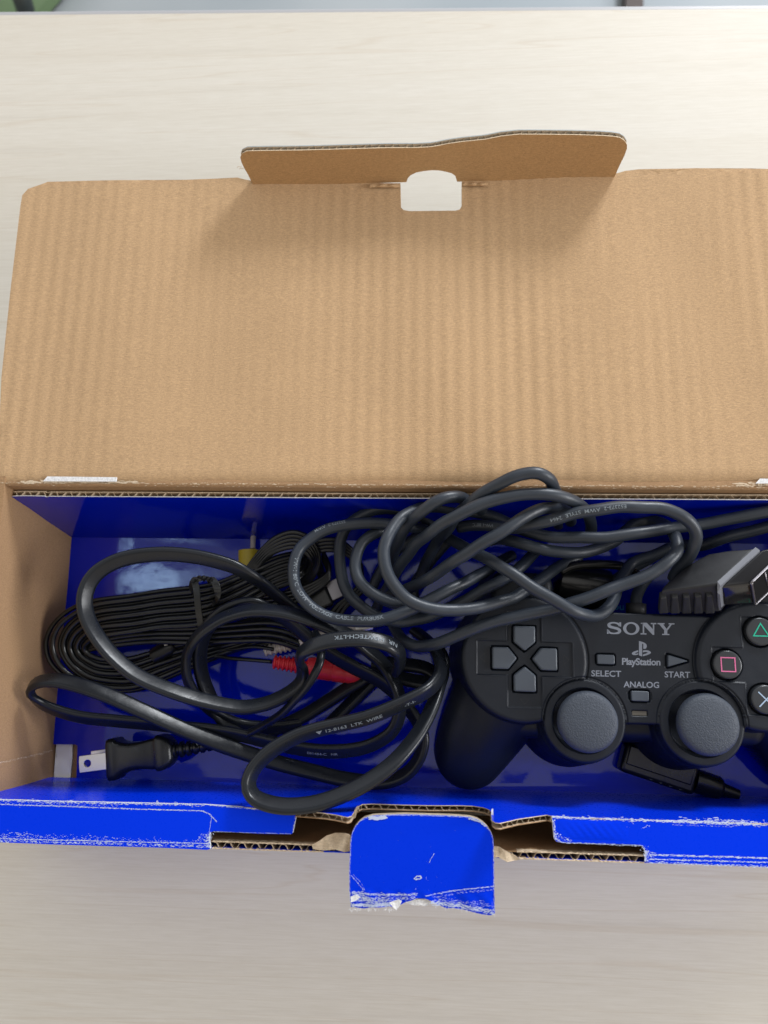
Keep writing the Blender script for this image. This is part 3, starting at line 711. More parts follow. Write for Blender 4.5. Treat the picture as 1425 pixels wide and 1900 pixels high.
flute_edge(mb, tp, nb_, -bv, TB, 0.62, 0.5); mb.build('fluting', M['card_edge'], bf)
# foam strip in the notch
mb = MB(); uv = [tuple(P(a, b, 0.40).xy) for a, b in ((106,1372),(136,1372),(131,1450),(100,1450))]
panel_mesh(mb, uv, lambda u, v: (u, v, 0.46), up, 0.14, 0.15, 0, 0, 0, lambda u, v: 0.01*math.sin(u*9)*math.sin(v*7))
tag(mb.build('foam_strip', M['white_foam'], None, True), 'white foam strip showing in the notch of the blue insert', 'foam strip')

# =================================================================== GAME CONTROLLER
ctl = thing('game_controller', 'black game controller with two analog sticks beneath the grey cable coil', 'controller', P(1195, 1250, 0.6))
GS = 0.026
ZL, ZC, ZS = 4.62, 4.44, 4.42
def c2(px_, py_, z): p = P(px_, py_, z); return np.array([p.x, p.y])
x0_ = P(790, 1200, 3).x; x1_ = P(1560, 1200, 4).x; y1_ = P(1000, 1040, 4).y; y0_ = P(1000, 1490, 2).y
XS = np.arange(x0_, x1_, GS); YS = np.arange(y0_, y1_, GS); X, Y = np.meshgrid(XS, YS)
def sdc(c, r): return np.hypot(X-c[0], Y-c[1])-r
def sdb(c, hx, hy, r, rot=0):
    dx, dy = X-c[0], Y-c[1]; cr, sr = math.cos(rot), math.sin(rot); a, b = dx*cr+dy*sr, -dx*sr+dy*cr
    qx, qy = np.abs(a)-hx+r, np.abs(b)-hy+r
    return np.hypot(np.maximum(qx, 0), np.maximum(qy, 0))+np.minimum(np.maximum(qx, qy), 0)-r
def sdpoly(pts, r=0.0):
    d_ = np.full(X.shape, 1e9); ins_ = np.zeros(X.shape, bool); n = len(pts)
    for i in range(n):
        a = pts[i]; b = pts[(i+1) % n]; e = b-a; wx, wy = X-a[0], Y-a[1]
        t = np.clip((wx*e[0]+wy*e[1])/(e@e), 0, 1); d_ = np.minimum(d_, np.hypot(wx-e[0]*t, wy-e[1]*t))
        cnd = ((a[1] <= Y) & (Y < b[1])) | ((b[1] <= Y) & (Y < a[1]))
        with np.errstate(divide='ignore', invalid='ignore'): xi = a[0]+(Y-a[1])*e[0]/(e[1] if abs(e[1]) > 1e-9 else 1e-9)
        ins_ ^= cnd & (X < xi)
    return np.where(ins_, -d_, d_)-r
def prof(d_, z, r, slope=12):
    t = np.clip(d_+r, 0, r*0.97); h = z-(r-np.sqrt(r*r-t*t)); h = h-np.maximum(0, d_+0.03*r)*slope; return h
lobeL = c2(973, 1222, ZL); lobeR = c2(1414, 1235, ZL); stL = c2(1084, 1337, ZS); stR = c2(1302, 1342, ZS); cen = (lobeL+lobeR)/2
RL = 2.56
ang0 = math.atan2(lobeR[1]-lobeL[1], lobeR[0]-lobeL[0])
Hf = np.full(X.shape, -5.0)
def cap_h(a, b, ra, rb, za, zb):
    """rounded limb from a to b (2-D), radii, centre heights -> top surface height"""
    e = b-a; t = np.clip(((X-a[0])*e[0]+(Y-a[1])*e[1])/(e@e), 0, 1); dd = np.hypot(X-a[0]-e[0]*t, Y-a[1]-e[1]*t)
    r = ra+(rb-ra)*t; z = za+(zb-za)*t
    return np.where(dd < r*1.0, z+0.78*np.sqrt(np.maximum(0, r*r-dd*dd)), -5)
# grips
for (pa, pb, pc) in (((935,1285),(890,1360),(872,1400)), ((1452,1300),(1495,1375),(1512,1415))):
    g = []
    for i in range(49):
        t = i/48; q_ = (1-t)**2*c2(*pa, 2.8)+2*t*(1-t)*c2(*pb, 2.4)+t*t*c2(*pc, 2.3); g.append((q_, 2.05-0.53*t, 2.45-0.80*t))
    for (a_, ra_, za_), (b_, rb_, zb_) in zip(g[:-1], g[1:]): Hf = np.maximum(Hf, cap_h(a_, b_, ra_, rb_, za_, zb_))
# lower hull and shoulder buttons
Hf = np.maximum(Hf, prof(sdb(cen+np.array([0, -0.9]), 5.2, 2.3, 0.6, ang0), 3.55, 0.5, 8))
Hf = np.maximum(Hf, prof(sdc(stL, 1.75), 4.05, 0.3, 6)); Hf = np.maximum(Hf, prof(sdc(stR, 1.78), 4.05, 0.3, 6))
for sg, cc in ((-1, c2(968, 1112, 3.9)), (1, c2(1432, 1122, 3.9))):
    Hf = np.maximum(Hf, prof(sdb(cc, 1.32, 1.15, 0.55, ang0), 4.05, 0.35, 8))
lb = np.maximum(prof(sdc(lobeL, RL), ZL, 0.22, 10), prof(sdc(lobeR, RL), ZL, 0.22, 10)); Hf = np.maximum(Hf, lb)
# centre plate
cp = [c2(a, b, ZC) for a, b in ((1000,1140),(1060,1137),(1140,1136),(1225,1140),(1300,1142),(1370,1150),(1370,1330),(1240,1345),(1228,1345),(1160,1343),(1145,1343),(1020,1325))]
cpd = sdpoly(cp); Hf = np.maximum(Hf, prof(cpd, ZC, 0.10, 12))
# moat between lobes and plate, stick rings
for lc in (lobeL, lobeR):
    dd = sdc(lc, RL+0.02); Hf = np.where((np.abs(dd) < 0.06) & (Hf > 3.9), Hf-0.05*(1-np.abs(dd)/0.06), Hf)
Hf = np.where((cpd > -0.1) & (Hf < ZC) & (Hf > ZC-0.2), Hf, Hf)
for scn, rs in ((stL, 1.63), (stR, 1.66)):
    ds = sdc(scn, rs); Hf = np.where(ds < 0.05, np.maximum(prof(ds, ZS+0.07, 0.14, 10), np.where(ds < 0, -9, Hf)), Hf)
    g_ = np.abs(ds-0.05); Hf = np.where((g_ < 0.05) & (Hf > 4.0), Hf-0.05*(1-g_/0.05), Hf)
    well = sdc(scn, rs-0.36); Hf = np.where(well < 0, np.maximum(ZS+0.07-np.minimum(0.75, (-well)*4.5), 3.7), Hf)
def well(sd, depth, soft=0.035, gap=0.055):
    global Hf
    k = np.clip((gap-sd)/soft, 0, 1); Hf = Hf-depth*k
# engraved cross outlines
def crossd(cx, hw=0.70, hl=1.93, r=0.06):
    return np.minimum(sdb(cx, hl, hw, r, ang0), sdb(cx, hw, hl, r, ang0))
for lc in (lobeL, lobeR):
    cd_ = crossd(lc); k = np.clip((0-cd_)/0.04, 0, 1); Hf = np.where(Hf > 3.9, Hf-0.055*k, Hf)
    g_ = np.abs(cd_); Hf = np.where((g_ < 0.03), Hf+0.012, Hf)
# wells
PXC = 45.2
def dpad_poly(cxy, direc, ext=0.0):
    """five-sided button pointing inwards; direc unit vector outwards"""
    o_ = np.array(direc); s_ = np.array([-o_[1], o_[0]]); hw = 0.44
    return [cxy+o_*0.30, cxy+o_*0.66+s_*hw, cxy+o_*1.30+s_*hw, cxy+o_*1.30-s_*hw, cxy+o_*0.66-s_*hw]
ex = np.array([math.cos(ang0), math.sin(ang0)]); ey = np.array([-ex[1], ex[0]])
dirs = [ex, ey, -ex, -ey]
for dr in dirs: well(sdpoly(dpad_poly(lobeL, dr)), 0.28)
face = [lobeR+ey*1.33, lobeR-ex*1.36, lobeR-ey*1.30, lobeR+ex*1.33]
for fc in face: well(sdc(fc, 0.58), 0.26)
sel = c2(1123.5, 1223.5, ZC); st_ = [c2(1238, 1214.5, ZC), c2(1238, 1237.5, ZC), c2(1276, 1226.5, ZC)]; ana = c2(1187, 1291.5, ZC); led = c2(1187, 1323.5, ZC)
well(sdb(sel, 0.36, 0.20, 0.05, ang0), 0.2, 0.03, 0.05); well(sdpoly(st_), 0.2, 0.03, 0.07); well(sdb(ana, 0.36, 0.21, 0.05, ang0), 0.2, 0.03, 0.05); well(sdb(led, 0.30, 0.10, 0.02, ang0), 0.08, 0.02, 0.02)
k = np.clip((0.0-sdb(ana, 0.48, 0.16, 0.04, ang0))/0.03, 0, 1); Hf = Hf-0.05*k*(Hf > 4.3)
ny_, nx_ = X.shape
keep = Hf > 0.7
cell = keep[:-1, :-1] & keep[1:, :-1] & keep[:-1, 1:] & keep[1:, 1:]
Hq = np.maximum(Hf, 0.7)
# let the border ring of vertices drop to the insert floor
kk = keep.copy(); 
for ax in (0, 1):
    for s in (-1, 1): kk &= np.roll(keep, s, ax)
Hq = np.where(kk, Hq, np.minimum(Hq, 0.9))
idx = np.arange(ny_*nx_).reshape(ny_, nx_)
quads = np.stack([idx[:-1, :-1], idx[:-1, 1:], idx[1:, 1:], idx[1:, :-1]], -1)[cell]
usedv = np.unique(quads); remap = np.full(ny_*nx_, -1); remap[usedv] = np.arange(len(usedv))
vv = np.stack([X.ravel(), Y.ravel(), Hq.ravel()], 1)[usedv]; qq = remap[quads]
me = bpy.data.meshes.new('shell'); me.vertices.add(len(vv)); me.vertices.foreach_set('co', vv.ravel())
me.loops.add(qq.size); me.loops.foreach_set('vertex_index', qq.ravel().astype(np.int32))
me.polygons.add(len(qq)); me.polygons.foreach_set('loop_start', np.arange(0, qq.size, 4, dtype=np.int32)); me.polygons.foreach_set('loop_total', np.full(len(qq), 4, dtype=np.int32))
me.update(calc_edges=True)
shell = obj('shell', me, M['shell'], ctl, True)
# buttons
def prism(name, pts2, z0, z1, mt, parent, bv=0.05, seg=3):
    mb = MB(); n = len(pts2)
    area_ = sum(pts2[i][0]*pts2[(i+1)%n][1]-pts2[(i+1)%n][0]*pts2[i][1] for i in range(n))
    if area_ < 0: pts2 = pts2[::-1]
    mb.add([(p[0], p[1], z0) for p in pts2]+[(p[0], p[1], z1) for p in pts2], [tuple(reversed(range(n))), tuple(range(n, 2*n))]+[(i, (i+1)%n, n+(i+1)%n, n+i) for i in range(n)])
    o = mb.build(name, mt, parent); bevel(o, bv, seg); autosmooth(o, 70); return o
for dr in dirs: prism('direction_button', dpad_poly(lobeL, dr), 4.2, ZL+0.13, M['button'], ctl, 0.07)
def rrect(c, hx, hy, r, k=4):
    out = []
    for sx2, sy2, a0_ in ((1,1,0),(-1,1,90),(-1,-1,180),(1,-1,270)):
        for i in range(k+1):
            a = math.radians(a0_+90*i/k); q = np.array([sx2*(hx-r)+r*math.cos(a), sy2*(hy-r)+r*math.sin(a)])
            out.append(c+ex*q[0]+ey*q[1])
    return out
prism('select_button', rrect(sel, 0.35, 0.19, 0.06), 4.2, ZC+0.09, M['button'], ctl, 0.04); prism('start_button', [np.array(p) for p in st_], 4.2, ZC+0.10, M['button'], ctl, 0.05)
prism('analog_button', rrect(ana, 0.35, 0.20, 0.06), 4.2, ZC+0.07, M['button'], ctl, 0.04); prism('status_light', rrect(led, 0.29, 0.09, 0.02), 4.2, ZC-0.05, M['led'], ctl, 0.01, 1)
def ring2d(mb, outer, inner, z):
    n = len(outer); mb.add([(p[0], p[1], z) for p in outer]+[(p[0], p[1], z) for p in inner], [(i, (i+1)%n, n+(i+1)%n, n+i) for i in range(n)])
zsym = ZL+0.142
for i, (fc, nm) in enumerate(zip(face, ('triangle_button', 'square_button', 'cross_button', 'circle_button'))):
    mb = MB(); R_ = 0.56; pr = [(R_, 0), (R_, ZL+0.06-4.2)]
    for j in range(1, 7): a = math.pi/2*j/6; pr.append((R_-0.09*(1-math.cos(a)), ZL+0.06-4.2+0.07*math.sin(a)))
    lathe(mb, V((fc[0], fc[1], 4.2)), pr, k=40); o = mb.build(nm, M['round_button'], ctl); autosmooth(o, 30)
    mb = MB(); s = 0.29
    if i == 0:
        a = [fc+ey*0.36, fc-ey*0.20-ex*0.34, fc-ey*0.20+ex*0.34]; ce = sum(a)/3; b = [ce+(p-ce)*0.76 for p in a]; ring2d(mb, a, b, zsym); mm_ = M['green_sym']
    elif i == 1:
        a = [fc+ex*p*s+ey*q_*s for p, q_ in ((-1,-1),(1,-1),(1,1),(-1,1))]; b = [fc+(p-fc)*0.84 for p in a]; ring2d(mb, a, b, zsym); mm_ = M['pink_sym']
    elif i == 2:
        for sg in (1, -1):
            d1 = (ex*1+ey*sg)/math.sqrt(2); d2 = (ex*-sg+ey)/math.sqrt(2); q_ = [fc+d1*0.40+d2*0.024, fc-d1*0.40+d2*0.024, fc-d1*0.40-d2*0.024, fc+d1*0.40-d2*0.024]
            mb.add([(p[0], p[1], zsym+0.001*sg) for p in q_], [(0, 1, 2, 3)])
        mm_ = M['blue_sym']
    else:
        a = [fc+0.33*(ex*math.cos(t)+ey*math.sin(t)) for t in np.linspace(0, 6.283, 33)[:-1]]; b = [fc+(p-fc)*0.85 for p in a]; ring2d(mb, a, b, zsym); mm_ = M['red']
    mb.build('symbol', mm_, o)
# sticks
for scn in (stL, stR):
    c = V((scn[0], scn[1], 0)); mb = MB()
    R_ = 1.17; zt_ = 5.32
    pr = [(0.42, 3.6), (0.42, 4.55), (0.60, 4.72), (0.95, 4.80), (R_-0.05, 4.86), (R_, 4.93), (R_+0.005, 5.02), (R_-0.02, 5.14), (R_-0.07, 5.22), (R_-0.16, 5.275), (R_-0.28, 5.30), (R_*0.55, 5.345), (R_*0.25, 5.365), (0.02, 5.37)]
    lathe(mb, c+V((0, 0, 0)), pr, k=64); o = mb.build('analog_stick', M['stick'], ctl); autosmooth(o, 50)
# ghost arrows engraved beside the direction buttons
for dr in dirs:
    s_ = np.array([-dr[1], dr[0]]); a = [lobeL+dr*1.80, lobeL+dr*1.58+s_*0.2, lobeL+dr*1.58-s_*0.2]; ce = sum(a)/3; b = [ce+(p-ce)*0.84 for p in a]
    mb = MB(); ring2d(mb, a, b, ZL-0.049); mb.build('arrow_mark', M['connector'], shell)
# lettering
zl = ZC+0.008
def poly2px(mb, pts, z=zl): mb.add([P(a, b, z) for a, b in pts], [tuple(range(len(pts)))])
def make_wordmark():
    mb = MB(); sl = 0.020
    def T(x, y): px_ = 1125+x; return P(px_, 1177.5-y+sl*x-1, zl)
    def poly(pts): mb.add([T(*p) for p in pts], [tuple(range(len(pts)))])
    h = 23
    # S: variable-width stroke + slab serifs
    cl = [(24.5,15.5,2.2),(22.5,19.0,2.6),(16,21.2,1.9),(9,20.8,2.2),(4.6,17.6,3.6),(6.5,14.2,3.6),(13.5,12.2,3.2),(21,10.2,3.4),(25.0,6.6,3.8),(22.5,3.0,3.0),(15.5,1.5,1.8),(8,2.2,2.2),(4.0,5.2,2.8),(2.6,7.6,2.2)]
    A = catmull([(a, b, 0, c) for a, b, c in cl], 0.9); vs = []
    for i in range(len(A)):
        t = A[min(i+1, len(A)-1)][:2]-A[max(i-1, 0)][:2]; t /= np.linalg.norm(t)+1e-9; nn = np.array([-t[1], t[0]])*A[i][3]*0.72
        vs += [T(*(A[i][:2]+nn)), T(*(A[i][:2]-nn))]
    mb.add(vs, [(2*i, 2*i+1, 2*i+3, 2*i+2) for i in range(len(A)-1)])
    poly([(24,22.3),(27.5,22.3),(27.5,14),(24,15)]); poly([(1.2,0.5),(4.2,0.5),(4.6,8),(1.2,9)])
    # O
    o1 = []; o2 = []
    for i in range(40):
        a = 2*math.pi*i/40; o1.append((46.2+15.2*math.cos(a), 11.3+11.8*math.sin(a))); o2.append((46.2+9.2*math.cos(a), 11.3+8.9*math.sin(a)))
    mb.add([T(*p) for p in o1+o2], [(i, (i+1)%40, 40+(i+1)%40, 40+i) for i in range(40)])
    # N
    poly([(64,22.5),(75,22.5),(89,8),(89,0.3),(86,0.3),(68,19)]); poly([(67.5,19.3),(70.3,18),(70.3,0.5),(67.5,0.5)]); poly([(64,22.5),(69,22.5),(69,20),(64,20)])
    poly([(63.5,0.5),(74.5,0.5),(74.5,3),(63.5,3)]); poly([(86.2,22.5),(89,22.5),(89,5),(86.2,7)]); poly([(82.5,22.5),(92.8,22.5),(92.8,20),(82.5,20)])
    # Y
    poly([(95,22.5),(108,22.5),(108,20.2),(95,20.2)]); poly([(115.5,22.5),(126.5,22.5),(126.5,20.2),(115.5,20.2)])
    poly([(97.8,20.4),(105.4,20.4),(113.2,10),(113.2,8.2),(107.3,8.2),(107.3,9.4)]); poly([(118.4,20.4),(121.8,20.4),(113.2,8.4),(110.4,9.8)])
    poly([(107.3,9),(113.2,9),(113.2,2.4),(107.3,2.4)]); poly([(103.6,2.6),(117,2.6),(117,0.4),(103.6,0.4)])
    return mb.build('maker_wordmark', M['print'], shell)
make_wordmark()
def logo():
    mb = MB(); ox, oy, s = 1172, 1217.5, 0.5
    def T(x, y): return P(ox+x, oy-y, zl)
    def poly(pts): mb.add([T(*p) for p in pts], [tuple(range(len(pts)))])
    poly([(13.5,28.2),(19.5,26.6),(19.5,-0.5),(13.5,1.6)])
    poly([(19.5,26.6),(24.5,24.6),(27.6,21.5),(28.2,17.5),(26.5,14.2),(23,13.4),(21.6,14.0),(21.6,22.0),(20.6,23.2),(19.5,23)])
    # lying S, left swoosh then right swoosh
    poly([(12.2,11.2),(4,8.6),(0.6,6.2),(0.4,3.8),(3,2.2),(8,2.0),(12.2,3.2),(12.2,5.4),(8.5,4.4),(6.0,4.9),(7.2,6.1),(12.2,7.8)])
    poly([(20.8,10.6),(26,11.3),(31,10.6),(35,8.4),(36,6.2),(34,4.2),(28,1.8),(20.8,-0.2),(20.8,3.0),(27,5.0),(30,6.4),(28.6,7.6),(25,7.9),(20.8,7.0)])
    return mb.build('emblem', M['print'], shell)
logo()
text_px('product_lettering', 'PlayStation', (1154, 1220.5, 1225.5, 1237.5), zl, M['print'], shell, 0.02, 0.028, 0.94)
text_px('select_lettering', 'SELECT', (1097, 1243.5, 1152.5, 1255), zl, M['print'], shell, 0.02, 0.018, 1.0)
text_px('start_lettering', 'START', (1233, 1245.5, 1280.5, 1257), zl, M['print'], shell, 0.02, 0.018, 1.0)
text_px('analog_lettering', 'ANALOG', (1157, 1264, 1223, 1275.5), zl, M['print'], shell, 0.02, 0.018, 1.0)

# ------------------------------------------------------------------ controller cable (round, grey)
cab = MB(); RC = 0.245; frames = {}
segs = {
 'hoop': [(1036,975,2.5),(1036,950,3.8),(1034,925,5.4),(1029,908,6.6),(1018,889,7.3),(997,878,7.6),(972,879,7.6),(946,888,7.5),(917,903,7.2),(889,921,6.9),(866,939,6.4),(846,958,5.6),(829,984,4.6),(808,1010,3.6),(793,1037,2.9),(783,1060,2.4),(770,1088,2.0)],
 'P_ringB': [(1075,1034,2.6),(1049,1045,3.0),(1022,1061,3.8),(1001,1077,4.3),(969,1099,5.0),(948,1110,5.3),(906,1122,5.7),(864,1130,6.0),(822,1131,6.3),(789,1127,6.5),(762,1115,6.6),(741,1098,6.7),(724,1075,6.8),(715,1050,6.8),(713,1020,6.7),(719,995,6.6),(733,973,6.3),(754,955,6.0),(780,942,5.5),(812,940,4.9),(850,947,4.6),(898,954,4.6),(928,964,4.6),(955,977,4.7),(990,990,5.0),(1033,997,5.3),(1082,998,5.5),(1124,996,5.6),(1166,992,5.6),(1208,985,5.5),(1251,979,5.3),(1303,972,5.2),(1340,965,5.3),(1425,949,5.6),(1500,930,5.8)],
 'Q': [(728,1060,2.8),(729,1035,3.6),(734,1015,4.4),(744,993,5.3),(762,967,6.0),(783,948,6.5),(812,930,6.8),(841,923,6.6),(862,927,6.0),(885,940,5.2),(905,960,4.0)],
 'S2': [(700,1128,2.0),(708,1108,2.6),(722,1085,3.2),(738,1056,4.2),(754,1034,4.9),(771,1012,5.6),(794,991,6.2),(818,973,6.6),(843,959,6.9),(875,943,7.1),(906,932,7.2),(948,921,7.3),(991,916,7.3),(1022,917,7.2),(1054,925,6.9),(1078,938,6.3),(1092,955,5.5),(1097,975,4.7),(1096,995,3.8)],
 'S3': [(852,979,4.2),(875,975,4.6),(906,975,5.0),(938,978,5.4),(965,980,5.9),(990,973,6.3),(1033,962,6.6),(1082,950,6.8),(1124,944,6.9),(1166,940,6.9),(1208,941,6.8),(1240,947,6.7),(1267,959,6.6),(1284,976,6.4),(1291,996,6.1),(1285,1018,5.7),(1273,1038,5.2),(1258,1058,4.6),(1250,1075,4.2)],
 'S4': [(700,1104,2.5),(735,1100,3.3),(762,1090,4.2),(794,1073,5.2),(812,1062,5.6),(843,1041,6.2),(875,1022,6.6),(906,1002,6.9),(938,982,7.0),(969,962,6.9),(997,947,6.6),(1018,942,6.2),(1040,942,5.6),(1053,950,4.9),(1060,968,4.0)],
 'W3': [(905,1005,3.0),(925,1000,3.9),(944,1002,4.6),(969,1009,5.0),(990,1015,5.1),(1022,1022,5.1),(1054,1026,5.0),(1090,1023,4.7),(1117,1015,4.4),(1142,1003,4.0),(1160,986,3.7),(1180,971,3.6),(1205,965,3.8),(1230,971,4.4),(1249,984,5.0),(1256,1002,5.5),(1255,1022,5.8),(1240,1041,6.0),(1219,1057,6.0),(1187,1074,6.0),(1145,1090,5.9),(1114,1101,5.9),(1080,1113,5.8),(1054,1120,5.7),(1018,1131,5.5),(969,1142,5.4),(927,1152,5.3),(885,1165,5.2),(843,1181,4.9),(812,1193,4.6),(789,1199,4.3),(768,1199,4.0),(751,1190,3.6),(739,1176,3.0),(730,1160,2.4),(722,1144,1.9)],
 'S6': [(800,985,3.2),(839,1003,4.0),(866,1017,4.8),(894,1031,5.6),(917,1043,6.1),(948,1062,6.4),(980,1084,6.5),(1012,1103,6.5),(1043,1121,6.4),(1068,1136,6.2),(1090,1143,5.8),(1110,1140,5.4),(1128,1128,5.0),(1139,1108,4.5),(1147,1085,4.1),(1158,1067,3.8),(1172,1047,3.5),(1190,1037,3.4),(1219,1028,3.4),(1245,1015,3.4)],
 'ringA': [(950,1030,2.2),(925,1045,3.0),(896,1063,4.0),(864,1080,4.7),(833,1094,5.1),(801,1110,5.3),(770,1127,5.4),(731,1143,5.6),(695,1152,5.6),(655,1153,5.6),(620,1147,5.5),(592,1136,5.5),(568,1118,5.5),(550,1092,5.5),(544,1062,5.5),(549,1035,5.5),(563,1011,5.4),(592,990,5.3),(629,977,5.2),(669,971,5.1),(710,971,4.9),(750,976,4.4),(790,985,3.6)],
 'C_loop': [(820,985,2.4),(785,962,3.4),(752,948,4.0),(720,944,4.3),(686,949,4.4),(660,963,4.4),(643,980,4.3),(632,1003,4.2),(629,1028,4.2),(631,1055,4.2),(639,1086,4.3),(653,1112,4.4),(677,1132,4.4),(703,1145,4.3),(741,1155,4.1),(775,1149,4.0),(812,1139,4.0),(850,1120,4.1),(885,1101,4.3),(927,1079,4.5),(961,1055,4.2),(984,1034,3.6),(1000,1015,2.9)],
 'D_loop': [(760,975,3.4),(725,980,4.2),(698,987,4.6),(676,1002,4.8),(663,1024,4.9),(659,1048,5.0),(666,1075,5.1),(680,1093,5.1),(700,1106,5.1),(730,1117,5.0),(765,1121,4.7),(800,1116,4.4)],
 'back_run': [(1120,1090,2.0),(1180,1050,2.2),(1250,1015,2.6),(1300,1012,3.4),(1340,1000,3.9),(1425,978,4.3),(1500,960,4.5)],
 'lead': [(1180,1142,3.4),(1180,1126,3.4),(1182,1108,3.3),(1190,1088,3.0),(1205,1065,2.7)],
 'low_run': [(690,1092,1.6),(700,1070,1.7),(716,1045,1.9),(745,1015,2.1),(790,985,2.4)],
 'low_run2': [(778,1150,1.6),(768,1090,1.5),(800,1040,1.7),(835,1000,2.2)],
}
from mathutils import noise as mn
for k_, pts in segs.items():
    A = pxpath(pts, 0.14)
    for i_ in range(len(A)):
        w_ = mn.noise_vector(V((A[i_][0]*0.9, A[i_][1]*0.9, A[i_][2]*0.9)))
        A[i_][:3] += np.array([w_.x, w_.y, w_.z])*0.05
    frames[k_] = sweep(cab, A[:, :3], circ(RC, 16))
cable = cab.build('cable', M['cable'], ctl, True)
mb = MB()
def arc_at(fr, px_, py_):
    """arc length where the path passes nearest the pixel"""
    best = 1e9; s = 0; bs = 0
    for i in range(len(fr)-1):
        p = fr[i][0]; q_ = P(px_, py_, p.z); d_ = (p-q_).length
        if d_ < best: best = d_; bs = s
        s += (fr[i+1][0]-p).length
    return bs
fr = frames['ringA']
text_on(mb, fr[::-1] if False else fr, 'E52373-2  AWM', arc_at(fr, 640, 975), 0.19, math.radians(115), round_fn(RC), True)
text_on(mb, fr, 'VW-1 80\u00b0C  LOW  VOLTAGE  CABLE  PURBUSK', arc_at(fr, 551, 1032), 0.23, math.radians(66), round_fn(RC), True, 1.12)
fr = frames['S3']
text_on(mb, fr, 'E52373-2  AWM  STYLE  2464', arc_at(fr, 1158, 941), 0.20, math.radians(80), round_fn(RC), True, 1.15)
text_on(mb, fr, 'VW-1 80\u00b0C', arc_at(fr, 918, 974), 0.18, math.radians(80), round_fn(RC), True, 1.1)
tag(mb.build('cable_lettering', M['print_cable'], cable), None, None, kind='stuff')
# strain relief boot at the controller
mb = MB(); A = [P(1180, 1146, 3.4), P(1180, 1130, 3.4), P(1180, 1120, 3.4)]; sweep(mb, A, circ(0.42, 16)); mb.build('cable_boot', M['connector'], ctl, True)

# ------------------------------------------------------------------ controller plug
def skewbox(mb, c, m=0): mb.hexa([P(*q_) for q_ in c], m)
def grid_solid(px_top, px_bot):
    mb = MB(); n = len(px_top); t = [P(*p) for p in px_top]; b = [P(*p) for p in px_bot]
    mb.add(b+t, [tuple(range(n)), tuple(reversed(range(n, 2*n)))]+[((i+1)%n, i, n+i, n+(i+1)%n) for i in range(n)]); return mb
plug_top = [(1226,1096,5.6),(1331,1084,6.3),(1402,1017,6.0),(1352,1021,5.6),(1314,1027,5.3),(1280,1047,5.2),(1246,1073,5.3),(1232,1088,5.4)]
plug_bot = [(1222,1139,4.65),(1337,1136,4.9),(1402,1058,4.5),(1352,1062,4.2),(1314,1066,4.0),(1280,1076,3.9),(1240,1100,4.1),(1220,1122,4.4)]
mb = grid_solid(plug_top, plug_bot)
pg = mb.build('plug', M['connector'], ctl); bevel(pg, 0.10, 3, 20); autosmooth(pg, 80)
# grip ribs on the near side
for i in range(5):
    xa = 1222+21.5*i
    mb = MB(); zt_ = 5.55+0.13*i; c = []
    yt = 1105-1.0*i
    q_ = [(xa, 1139, 4.9), (xa+15, 1139, 4.9), (xa+15, 1134, 4.7), (xa, 1134, 4.7)]
    f1 = [P(xa+0.5, 1139.5, 4.72+.04*i), P(xa+18.5, 1139, 4.76+.04*i), P(xa+15, yt+4, 5.52+0.1*i), P(xa+3, yt+6, 5.48+0.1*i)]
    f0 = [p+V((0, 0.3, -0.1)) for p in f1]
    mb.hexa([f0[3], f0[2], f0[1], f0[0], f1[3], f1[2], f1[1], f1[0]]); o = mb.build('grip_rib', M['connector'], pg); bevel(o, 0.05, 2)
mb = grid_solid([(1331,1100,6.25),(1331,1079,6.40),(1402,1015,6.10),(1410,1021,6.10),(1337,1087,6.38),(1336,1104,6.2)], [(1334,1132,5.0),(1331,1120,5.3),(1402,1050,5.2),(1410,1056,5.2),(1338,1128,5.2),(1338,1132,5.0)])
o = mb.build('front_bevel', M['bevel'], pg); bevel(o, 0.03, 2)
ins_t = [(1337,1088,6.30),(1393,1083,6.30),(1474,1005,5.9),(1412,1019,6.0)]; ins_b = [(1341,1125,5.2),(1399,1121,5.2),(1474,1048,4.8),(1412,1060,4.9)]
mb = grid_solid(ins_t, ins_b); o = mb.build('plug_insert', M['gloss'], pg); bevel(o, 0.12, 4); autosmooth(o, 80)
mb = MB()
loop = [(1394,1081,6.34),(1474,1004,5.94),(1480,1046,4.84),(1401,1122,5.2),(1394,1081,6.34)]
A = resample([P(*p) for p in loop], 0.1); sweep(mb, A, circ(0.055, 8)); 
sweep(mb, [P(1419,1062,6.2), P(1427,1096,5.1)], circ(0.03, 6)); o = mb.build('metal_rim', M['rim'], pg, True)
mb = grid_solid([(1396,1084,6.25),(1472,1008,5.85),(1473,1010,5.80),(1397.5,1086,6.2)], [(1401,1119,5.3),(1478,1046,4.85),(1479,1048,4.8),(1402,1120,5.2)])
mb.build('socket_face', M['dark'], pg)

